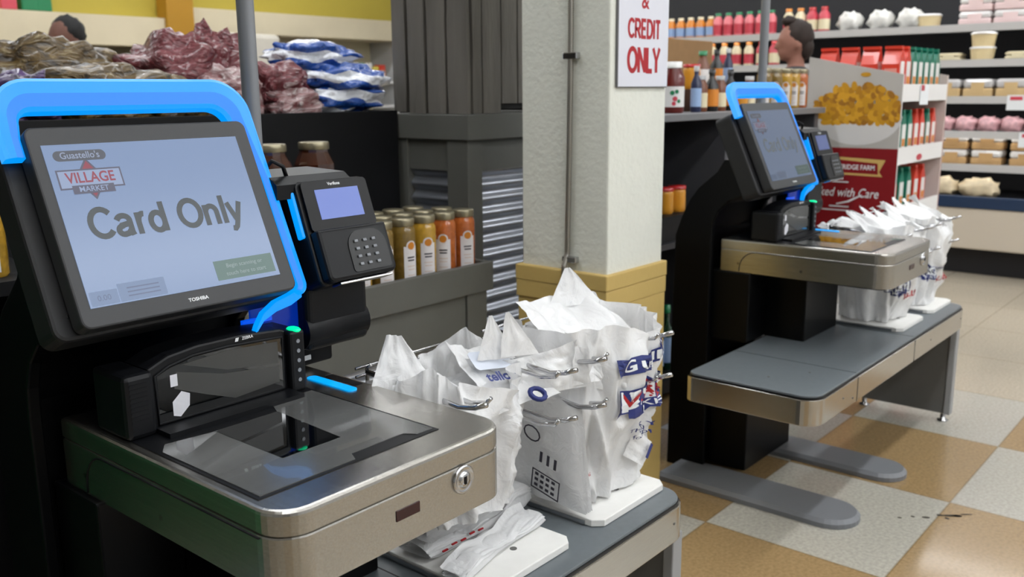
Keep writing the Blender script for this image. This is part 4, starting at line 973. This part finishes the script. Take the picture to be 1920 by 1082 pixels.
bn.build('banner', [mat('banner_gold', (196, 164, 96), .5), white_ink, dark_red], poster)
tg = MB().box((5.36, PY0-.006, 1.27), (5.50, PY0-.002, 1.375)).build('price_tag', white_ink); tg['label'] = 'white price tag hanging on the top shelf edge of the cracker display'; tg['category'] = 'price tag'
MB().box((5.37, PY0-.008, 1.345), (5.42, PY0-.006, 1.375)).build('tag_logo', mk['rose'], tg)
MB(plane((5.44, PY0-.0005, .985), (1, 0, 0), (0, 0, 1))).poly([(.05*cos(q*pi/6), .018*sin(q*pi/6)) for q in range(12)], 0, .001).build('shelf_badge', mk['rose'], cdp)

def cracker_bag(col, name):
    b = MB(); w_, d, h = .046, .044, .185
    z = [0, .02, h*.75, h, h+.035]
    dims = [(w_*.9, d*.95), (w_, d), (w_*1.02, d), (w_*.55, d*.98), (w_*.10, d*1.0)]
    vs = []
    for (a, c_), zz in zip(dims, z): vs += [(-a, -c_, zz), (a, -c_, zz), (a, c_, zz), (-a, c_, zz)]
    fs = [(4*j+q, 4*j+(q+1) % 4, 4*j+4+(q+1) % 4, 4*j+4+q) for j in range(4) for q in range(4)]+[(3, 2, 1, 0), (16, 17, 18, 19)]
    b.add(vs, fs, 0)
    b.box((-w_*.5, -d*1.0, h+.03), (w_*.2, d, h+.045))
    o = b.build(name, col, loc=(0, 0, 0))
    MB().box((-w_*.62, -d-.0015, .03), (w_*.62, -d+.002, h*.82)).build('side_label', mk['white'], o)
    MB().box((-w_-.003, -d*.72, .05), (-w_*.9, d*.72, h*.62)).build('front_print', mat('bag_print_pale', (214, 140, 128), .5), o)
    MB().box((-w_*.5, -d-.0025, .035), (w_*.5, -d-.001, .075)).build('label_picture', mk['orange'], o)
    tag(o, '', 'snack bag'); return o
rb = cracker_bag(mk['tomato'], 'cracker_bag'); gb_ = cracker_bag(mk['teal'], 'cracker_bag')
ub = set()
def cbag(p, loc, label, group):
    if id(p) in ub: o = dup(p, loc)
    else: ub.add(id(p)); o = p; o.location = loc
    o['label'] = label; o['group'] = group; return o
ordn = ['nearest', 'second', 'third', 'fourth', 'rearmost']
for i in range(4): cbag(rb, (5.155, 1.70+.115*i, 1.346), 'red cracker bag on the display top, %s of the row above the poster' % ['nearest', 'second', 'third', 'rearmost'][i], 'red cracker bags above the poster')
cbag(rb, (5.255, 1.70, 1.346), 'red cracker bag on the display top beside the green bags', 'red cracker bags above the poster')
for i in range(5): cbag(gb_, (5.36+.103*i, 1.70, 1.346), 'green cracker bag on the top display shelf, %s from the left' % ['first', 'second', 'third', 'fourth', 'fifth'][i], 'green cracker bags on the top shelf')
for i, q in enumerate('wggrrgr'): cbag(gb_ if q in 'gw' else rb, (5.155+.105*i, 1.70, 1.016), '%s cracker bag on the second display shelf, %s from the left' % ('green' if q in 'gw' else 'red', ['first', 'second', 'third', 'fourth', 'fifth', 'sixth', 'seventh'][i]), 'cracker bags on the second shelf')
for i, q in enumerate('rggrr'): cbag(gb_ if q == 'g' else rb, (5.17+.125*i, 1.70, .701), '%s cracker bag on the third display shelf, %s from the left' % ('green' if q == 'g' else 'red', ['first', 'second', 'third', 'fourth', 'fifth'][i]), 'cracker bags on the third shelf')
for i in range(2): cbag(rb, (5.65+.11*i, 1.70, .381), 'red cracker bag on the lowest display shelf, %s one' % ['left', 'right'][i], 'cracker bags on the lowest shelf')

# ================================================================ open cooler along the right
cs = empty('refrigerated_case', (7.9, 3.0, 0), 'long open cooler with white shelves of packaged food, along the right wall', 'refrigerated case')
CXF = 7.30; CY_0, CY_1 = .6, 6.5
case_w = mat('case_white', (196, 186, 170), .5); case_k = mat('case_black', (24, 24, 28), .6)
MB().box((CXF+.12, CY_0, 0), (8.3, CY_1, .20)).build('kick', case_k, cs)
MB().box((CXF, CY_0, .20), (8.3, CY_1, .50), .01).build('base', case_w, cs)
MB().box((CXF-.01, CY_0, .50), (CXF+.03, CY_1, .585), .004).build('bumper', mat('case_navy', (30, 50, 78), .4), cs)
MB().box((8.2, CY_0, .5), (8.3, CY_1, 2.5)).box((CXF+.1, CY_0, 2.45), (8.3, CY_1, 2.6)).build('back_wall', case_k, cs)
MB().box((CXF+.03, CY_0, .50), (8.2, CY_1, .56)).build('deck', case_k, cs)
SH = [.80, 1.04, 1.29, 1.55, 1.80]
shm = mat('case_shelf', (150, 150, 150), .4); rail_m = mat('price_rail', (188, 186, 184), .45)
for z in SH:
    s_ = MB().box((CXF+.14, CY_0, z-.015), (8.2, CY_1, z)).build('case_shelf', shm, cs)
    MB().box((CXF+.12, CY_0, z-.045), (CXF+.14, CY_1, z+.008)).build('price_rail', rail_m, s_)
MB().box((CXF+.2, CY_0, 2.40), (CXF+.26, CY_1, 2.44)).build('case_light', mat('case_tube', (255, 255, 255), .5, emit=CASE_LIGHT*2.5), cs)
for z in SH: 
    MB().box((CXF+.17, CY_0, z-.03), (CXF+.19, CY_1, z-.016)).build('shelf_light', mat('shelf_tube', (255, 255, 255), .5, emit=CASE_LIGHT), cs)

clear_pl = mat('clear_tub', (198, 196, 196), .15, coat=.5)
def tub(name, body, lidc, r, h):
    R = empty(name, (0, 0, 0), '', 'food tub'); MB().lathe([(r*.86, 0), (r, h*.85)], seg=16).build('tub', body, R); MB().lathe([(r*1.05, h*.84), (r*1.05, h*.92), (r*.9, h), (.001, h)], seg=16).build('lid', lidc, R); return R
def clam(name, body, inner, w_, d, h):
    R = empty(name, (0, 0, 0), '', 'food pack'); MB().box((-w_/2, -d/2, 0), (w_/2, d/2, h*.5), .012).build('tray', inner, R); MB().box((-w_/2, -d/2, h*.5), (w_/2, d/2, h), .02).build('lid', body, R); MB().box((-w_*.52, -d*.22, h*.25), (-w_*.5, d*.22, h*.8)).build('label', inner, R); return R
def pouch(name, m_, r, seed):
    b = MB().blob((0, 0, r[2]), r, 0, 16, 10, .5, 3, .8, seed); R = b.build(name, m_, loc=(0, 0, 0)); tag(R, '', 'food bag'); return R
pk = {
 'tray': clam('pastry_pack', mk['white'], mat('pale_pink', (232, 206, 204), .4), .16, .22, .10),
 'tubc': tub('salad_tub', mat('tub_cream', (226, 206, 160), .4), mk['white'], .085, .10),
 'disc': clam('cheese_pack', mk['cream'], mk['cream'], .15, .17, .06),
 'clamp': clam('bakery_clamshell', clear_pl, mat('pale_bun', (206, 176, 128), .5), .17, .20, .13),
 'roll': clam('roll_pack', mk['white'], mat('roll_tan', (198, 160, 110), .5), .17, .21, .11),
 'pb': pouch('meat_pack', mat('pink_meat_pack', (214, 168, 172), .3, var=.25, vscale=30), (.07, .075, .055), 1),
 'wb': pouch('cheese_bag', mat('white_food_bag', (222, 220, 214), .3, var=.12, vscale=20), (.08, .09, .075), 2),
 'bun': pouch('bun_bag', mat('bun_bag', (222, 204, 170), .35, var=.12, vscale=15), (.09, .13, .07), 3),
 'pkb': bottle('drink_bottle', mk['pink'], mk['green'], mk['rose'], .20, .042, .7, .5), 'orb': bottle('drink_bottle', mk['orange'], mk['cream'], mk['lblue'], .18, .042, .7, .5),
 'rdb': bottle('drink_bottle', mk['rose'], mk['red'], mk['cream'], .20, .045, .7, .5), 'crb': bottle('drink_bottle', mk['cream'], mk['orange'], mk['rose'], .20, .042, .7, .5)}
upk = set()
def item(key, loc, label, group, rz=0):
    if key in upk: o = dup(pk[key], loc)
    else: upk.add(key); o = pk[key]; o.location = loc
    o.rotation_euler[2] = rz; o['label'] = label; o['group'] = group; return o
XR = CXF+.27
def yrow(y0, y1, st):
    out = []; y = y0
    while y < y1: out.append(y); y += st
    return out
for y in yrow(1.22, 2.15, .235): item('tray', (XR, y, 1.8005), 'white and pink pastry pack on the top cooler shelf at the right', 'pastry packs on the top cooler shelf'); item('tray', (XR, y, 1.9015), 'white pastry pack stacked second on the top cooler shelf at the right', 'upper pastry packs on the top cooler shelf')
for i, y in enumerate((2.40, 2.62, 2.86)): item('wb', (XR, y, 1.8005), 'plump white food bag on the top cooler shelf left of the pastry packs', 'white food bags on the top cooler shelf')
item('tubc', (XR, 2.26, 1.8005), 'cream food tub between the white bags and pastry packs on the top cooler shelf', 'cream tubs')
for y in yrow(3.05, 3.44, .1): item('rdb' if y < 3.25 else 'crb', (XR-.05, y, 1.8005), 'red or cream bottle right of the far pole on the top cooler shelf', 'bottles right of the far pole')
for y in yrow(3.50, 4.02, .098): item('pkb', (XR-.05, y, 1.8005), 'pink drink bottle with a green cap on the top cooler shelf', 'pink bottles with green caps')
for y in yrow(4.06, 4.8, .098): item('orb', (XR-.05, y, 1.8005), 'orange drink bottle with a blue and cream label on the top cooler shelf', 'orange bottles on the top cooler shelf')
for y in yrow(3.46, 4.2, .115): item('crb' if y > 3.65 else 'rdb', (XR-.05, y, 1.5505), 'pale drink bottle with an orange cap on the second cooler shelf', 'pale bottles on the second cooler shelf')
for i, y in enumerate((1.22, 1.42, 1.62)): item('disc', (XR, y, 1.5505), 'flat cream cheese pack on the second cooler shelf at the right', 'flat cheese packs')
item('tubc', (XR-.03, 1.86, 1.5505), 'lower of two stacked round tubs on the second cooler shelf', 'stacked round tubs'); item('tubc', (XR-.03, 1.86, 1.6515), 'upper of two stacked round tubs on the second cooler shelf', 'stacked round tubs')
item('disc', (XR, 2.08, 1.5505), 'flat cream pack just left of the stacked round tubs', 'flat cheese packs'); 
for y in yrow(1.20, 2.12, .22): item('clamp', (XR, y, 1.2905), 'clear bakery clamshell on the third cooler shelf', 'clamshells on the third cooler shelf'); 
for y in yrow(1.15, 2.12, .155): item('pb', (XR-.03, y, 1.0405), 'pink and white meat pack on the fourth cooler shelf', 'meat packs on the fourth cooler shelf')
for y in (1.25, 1.50, 1.76, 2.0): item('roll', (XR, y, .8005), 'white roll pack on the lowest cooler shelf', 'roll packs on the lowest cooler shelf'); item('roll', (XR, y, .9115), 'white roll pack stacked upon another on the lowest cooler shelf', 'upper roll packs on the lowest cooler shelf')
for y in (1.78, 2.06, 2.34): item('bun', (XR-.08, y, .5605), 'bagged buns on the cooler deck just above the navy bumper', 'bun bags on the cooler deck')
# price cards
for y, z in ((1.45, 1.0), (1.55, 1.26)):
    t_ = MB().box((CXF+.112, y-.09, z-.06), (CXF+.118, y+.09, z+.045)).build('price_card', white_ink); tag(t_, 'white price card with red text clipped to the cooler shelf rail, %s' % ('lower one' if z < 1.1 else 'upper one'), 'price card')
    MB().box((CXF+.110, y-.01, z+.01), (CXF+.112, y+.07, z+.035)).build('card_heading', mk['rose'], t_)

# ================================================================ distant back aisle on the left
ba = empty('back_aisle_shelving', (5.5, 9.4, 0), 'blurred wall shelving with a cream soffit below a mustard fascia, far left background', 'shelving')
cream = mat('soffit_cream', (206, 194, 166), .7, var=.06, vscale=2)
MB().box((1.0, 8.95, 1.83), (5.35, 9.9, 2.11)).build('soffit', cream, ba)
MB().box((5.35, 9.0, 2.00), (8.5, 9.9, 2.24)).build('soffit', cream, ba)
MB().box((1.0, 9.1, 2.11), (8.5, 9.9, 3.0)).build('fascia', wall_y, ba)
MB().box((5.2, 8.9, 1.95), (5.5, 9.09, 2.5)).build('fascia_bracket', mat('ochre', (170, 124, 30), .6), ba)
MB().box((1.0, 9.6, 0), (8.5, 9.9, 2.0)).build('backing', mat('aisle_back', (214, 206, 176), .7), ba)
for z in (.4, .8, 1.2, 1.5): MB().box((1.0, 9.05, z-.03), (8.5, 9.6, z)).build('aisle_shelf', carton_white, ba)
cols = [mk[k] for k in ('cream', 'white', 'yellow', 'orange', 'lblue', 'cream', 'tomato', 'white', 'green', 'cream')]
cartons = []
random.seed(11)
cp = None
xs = []
x = 3.3
i = 0
ctp = {}
while x < 8.3:
    kx = random.randrange(10)
    if kx not in ctp:
        b = MB().box((-.05, -.05, 0), (.05, .05, .20), .004); o = b.build('food_carton', cols[kx], loc=(0, 0, 0)); MB().box((-.035, -.053, .05), (.035, -.050, .13)).build('carton_label', cols[(kx+3) % 10], o); ctp[kx] = o; o.location = (x, 9.12, 1.5005); tag(o, '', 'carton')
    else: o = dup(ctp[kx], (x, 9.12, 1.5005))
    o.scale = (1, 1, random.choice((1, 1.1, 1.3, .9)))
    o['label'] = 'small blurred food carton on the far back aisle shelf'; o['group'] = 'cartons on the far back aisle'
    x += .112; i += 1
wb_ = MB().box((5.6, 8.6, 1.2), (6.35, 8.9, 1.98), .05).build('stock_case', mat('stock_white', (206, 200, 188), .7, var=.08, vscale=4)); tag(wb_, 'blurred pale stock cases stacked on a cart before the back aisle', 'stock cases')
MB().box((5.6, 8.6, .0), (6.35, 8.9, 1.2), .02).build('lower_cases', mat('stock_brown', (170, 150, 120), .7), wb_)
for i, (x, c_) in enumerate(((3.72, 'rose'), (3.90, 'green'), (4.03, 'green'))):
    t_ = MB().box((x-.07, 8.98, 2.112), (x+.07, 9.09, 2.24), .01).build('ledge_package', mk[c_]); tag(t_, '%s package standing on the far cream ledge at the top left' % (['red', 'green', 'second green'][i]), 'package')

# ================================================================ people
def person(loc, h, facing, sk, hr, shirt, label, bun=False):
    R = empty('person', (loc[0], loc[1], 0), label, 'person'); k = h/1.75
    ca, sa = cos(facing), sin(facing)
    def X(x, y, z): return (loc[0]+(x*ca-y*sa)*k, loc[1]+(x*sa+y*ca)*k, z*k)   # +x is forward
    b = MB(X)
    # head with brow, nose, chin, ears; neck, trunk, limbs -> fused by a voxel remesh
    b.blob((.0, 0, 1.635), (.095, .076, .112), u=28, v=20); b.blob((.035, 0, 1.575), (.055, .055, .06), u=20, v=14)
    b.blob((.055, 0, 1.535), (.028, .028, .020), u=12, v=8)
    b.tube([(.088, 0, 1.650), (.104, 0, 1.618), (.112, 0, 1.598), (.088, 0, 1.586)], [.008, .010, .013, .008], 8)
    for s_ in (-1, 1): b.blob((-.012, s_*.078, 1.61), (.020, .010, .030), u=10, v=8); b.blob((.086, s_*.028, 1.648), (.010, .016, .008), u=8, v=6)
    b.blob((.085, 0, 1.562), (.012, .022, .008), u=10, v=6)
    b.tube([(-.015, 0, 1.60), (-.02, 0, 1.50), (-.025, 0, 1.44)], [.052, .052, .065], 14)
    b.blob((-.02, 0, 1.24), (.115, .18, .25), u=24, v=16, p=.8); b.blob((-.02, 0, 1.0), (.115, .16, .16), u=24, v=14, p=.9)
    for s_ in (-1, 1):
        b.tube([(-.02, s_*.17, 1.42), (-.03, s_*.215, 1.28), (-.02, s_*.235, 1.12), (.06, s_*.22, .95), (.12, s_*.20, .86)], [.055, .05, .042, .034, .027], 12)
        b.blob((.15, s_*.195, .82), (.035, .022, .045), u=12, v=8)
        for q in range(4): b.tube([(.155+.010*q-.012, s_*.195, .79), (.175+.010*q-.012, s_*.19, .745-.006*abs(q-1.5))], [.0095, .008], 6)
        b.tube([(.14, s_*.17, .82), (.165, s_*.155, .785)], [.011, .009], 6)
        b.tube([(-.02, s_*.085, .98), (-.01, s_*.095, .72), (0, s_*.095, .50), (-.03, s_*.095, .28), (-.04, s_*.095, .08)], [.088, .075, .055, .052, .038], 14)
        b.tube([(-.07, s_*.095, .035), (0, s_*.10, .035), (.12, s_*.11, .028)], [.032, .038, .030], 10)
    body = b.build('body', sk, R)
    md = body.modifiers.new('fuse', 'REMESH'); md.mode = 'VOXEL'; md.voxel_size = .011; md.use_smooth_shade = True
    sm_ = body.modifiers.new('soft', 'SMOOTH'); sm_.iterations = 3; sm_.factor = .5
    hb = MB(X); hb.blob((-.028, 0, 1.665), (.095, .088, .105), u=24, v=16, amp=.12, fr=4); hb.blob((-.07, 0, 1.60), (.055, .07, .08), u=18, v=12, amp=.15, fr=4)
    if bun: hb.blob((.03, 0, 1.755), (.05, .04, .035), u=14, v=10, amp=.3, fr=4)
    hb.build('hair', hr, R)
    c_ = MB(X); c_.blob((-.02, 0, 1.22), (.135, .20, .27), u=28, v=18, p=.8); c_.blob((-.02, 0, 1.0), (.135, .18, .16), u=24, v=12, p=.9)
    for s_ in (-1, 1): c_.tube([(-.02, s_*.16, 1.42), (-.03, s_*.22, 1.28), (-.02, s_*.238, 1.14)], [.068, .064, .058], 14)
    so = c_.build('shirt', shirt, R); md = so.modifiers.new('fuse', 'REMESH'); md.mode = 'VOXEL'; md.voxel_size = .014; md.use_smooth_shade = True
    t_ = MB(X); t_.blob((-.02, 0, .95), (.125, .17, .12), u=20, v=12)
    for s_ in (-1, 1): t_.tube([(-.02, s_*.085, .96), (-.01, s_*.095, .72), (0, s_*.095, .50), (-.03, s_*.095, .28), (-.04, s_*.095, .09)], [.10, .088, .070, .066, .060], 14)
    to = t_.build('trousers', navy_ink, R); md = to.modifiers.new('fuse', 'REMESH'); md.mode = 'VOXEL'; md.voxel_size = .014; md.use_smooth_shade = True
    return R
person((5.78, 2.535), 1.77, radians(125), skin, hair, mat('shirt_dark', (60, 62, 66), .8), 'person with dark brown hair seen in profile beyond the farther kiosk, beside the cracker display', True)
person((2.62, 5.62), 1.80, radians(200), skin_dark, hair_black, mat('shirt_grey', (110, 110, 116), .8), 'person with short black hair far behind the potato bags at the left')

# unseen green bin added at left so its colour shows in the steel
gbn = empty('added_green_bin', (-.35, 2.2, 0), 'unseen green waste bin added left of the foreground kiosk to reflect in its steel', 'waste bin')
gm = mat('bin_green', (22, 120, 66), .5)
MB().prism(rrect(-.75, 1.65, -.10, 2.55, .05), .01, .80, 2, bev=.01).build('bin_body', gm, gbn)
MB().prism(rrect(-.77, 1.63, -.08, 2.57, .05), .80, .86, 2, bev=.012).build('bin_lid', gm, gbn)
lr = empty('added_dark_rack', (-.8, 4.0, 0), 'unseen black display rack added left of the produce bin to darken the steel reflection', 'display rack')  # unseen rack added to darken the steel reflection and the column's left face
for y in (2.75, 4.0, 5.2): MB().box((-1.15, y, 0), (-.30, y+.04, 1.9), .004).build('upright', black_rough, lr)
MB().box((-1.15, 2.75, 0), (-1.11, 5.24, 1.9)).build('back_board', black_rough, lr)
for z in (.15, .6, 1.05, 1.5, 1.88): MB().box((-1.11, 2.79, z), (-.32, 5.2, z+.025)).build('rack_shelf', black_pl, lr)

# scuff marks and dirt specks on the floor near the far table
dk = mat('floor_dirt', (48, 42, 34), .8)
dm = MB()
for (x, y, a, b_) in ((2.985, .775, .012, .006), (2.965, .81, .006, .005), (3.03, .745, .010, .006), (3.05, .715, .03, .006), (3.06, .70, .014, .008), (3.09, .68, .02, .003), (2.93, .84, .007, .004), (3.02, .72, .006, .006)):
    dm.add([(x+a*cos(q*pi/5)*cos(.9)+b_*sin(q*pi/5)*.6, y-a*cos(q*pi/5)*.8+b_*sin(q*pi/5), .0012) for q in range(10)]+[(x+a*cos(q*pi/5)*cos(.9)+b_*sin(q*pi/5)*.6, y-a*cos(q*pi/5)*.8+b_*sin(q*pi/5), .0002) for q in range(10)], [tuple(range(10)), tuple(range(19, 9, -1))])
tag(dm.build('floor_dirt', dk), 'dark dirt specks on the tile corner right of the farther kiosk feet', 'dirt', kind='stuff')
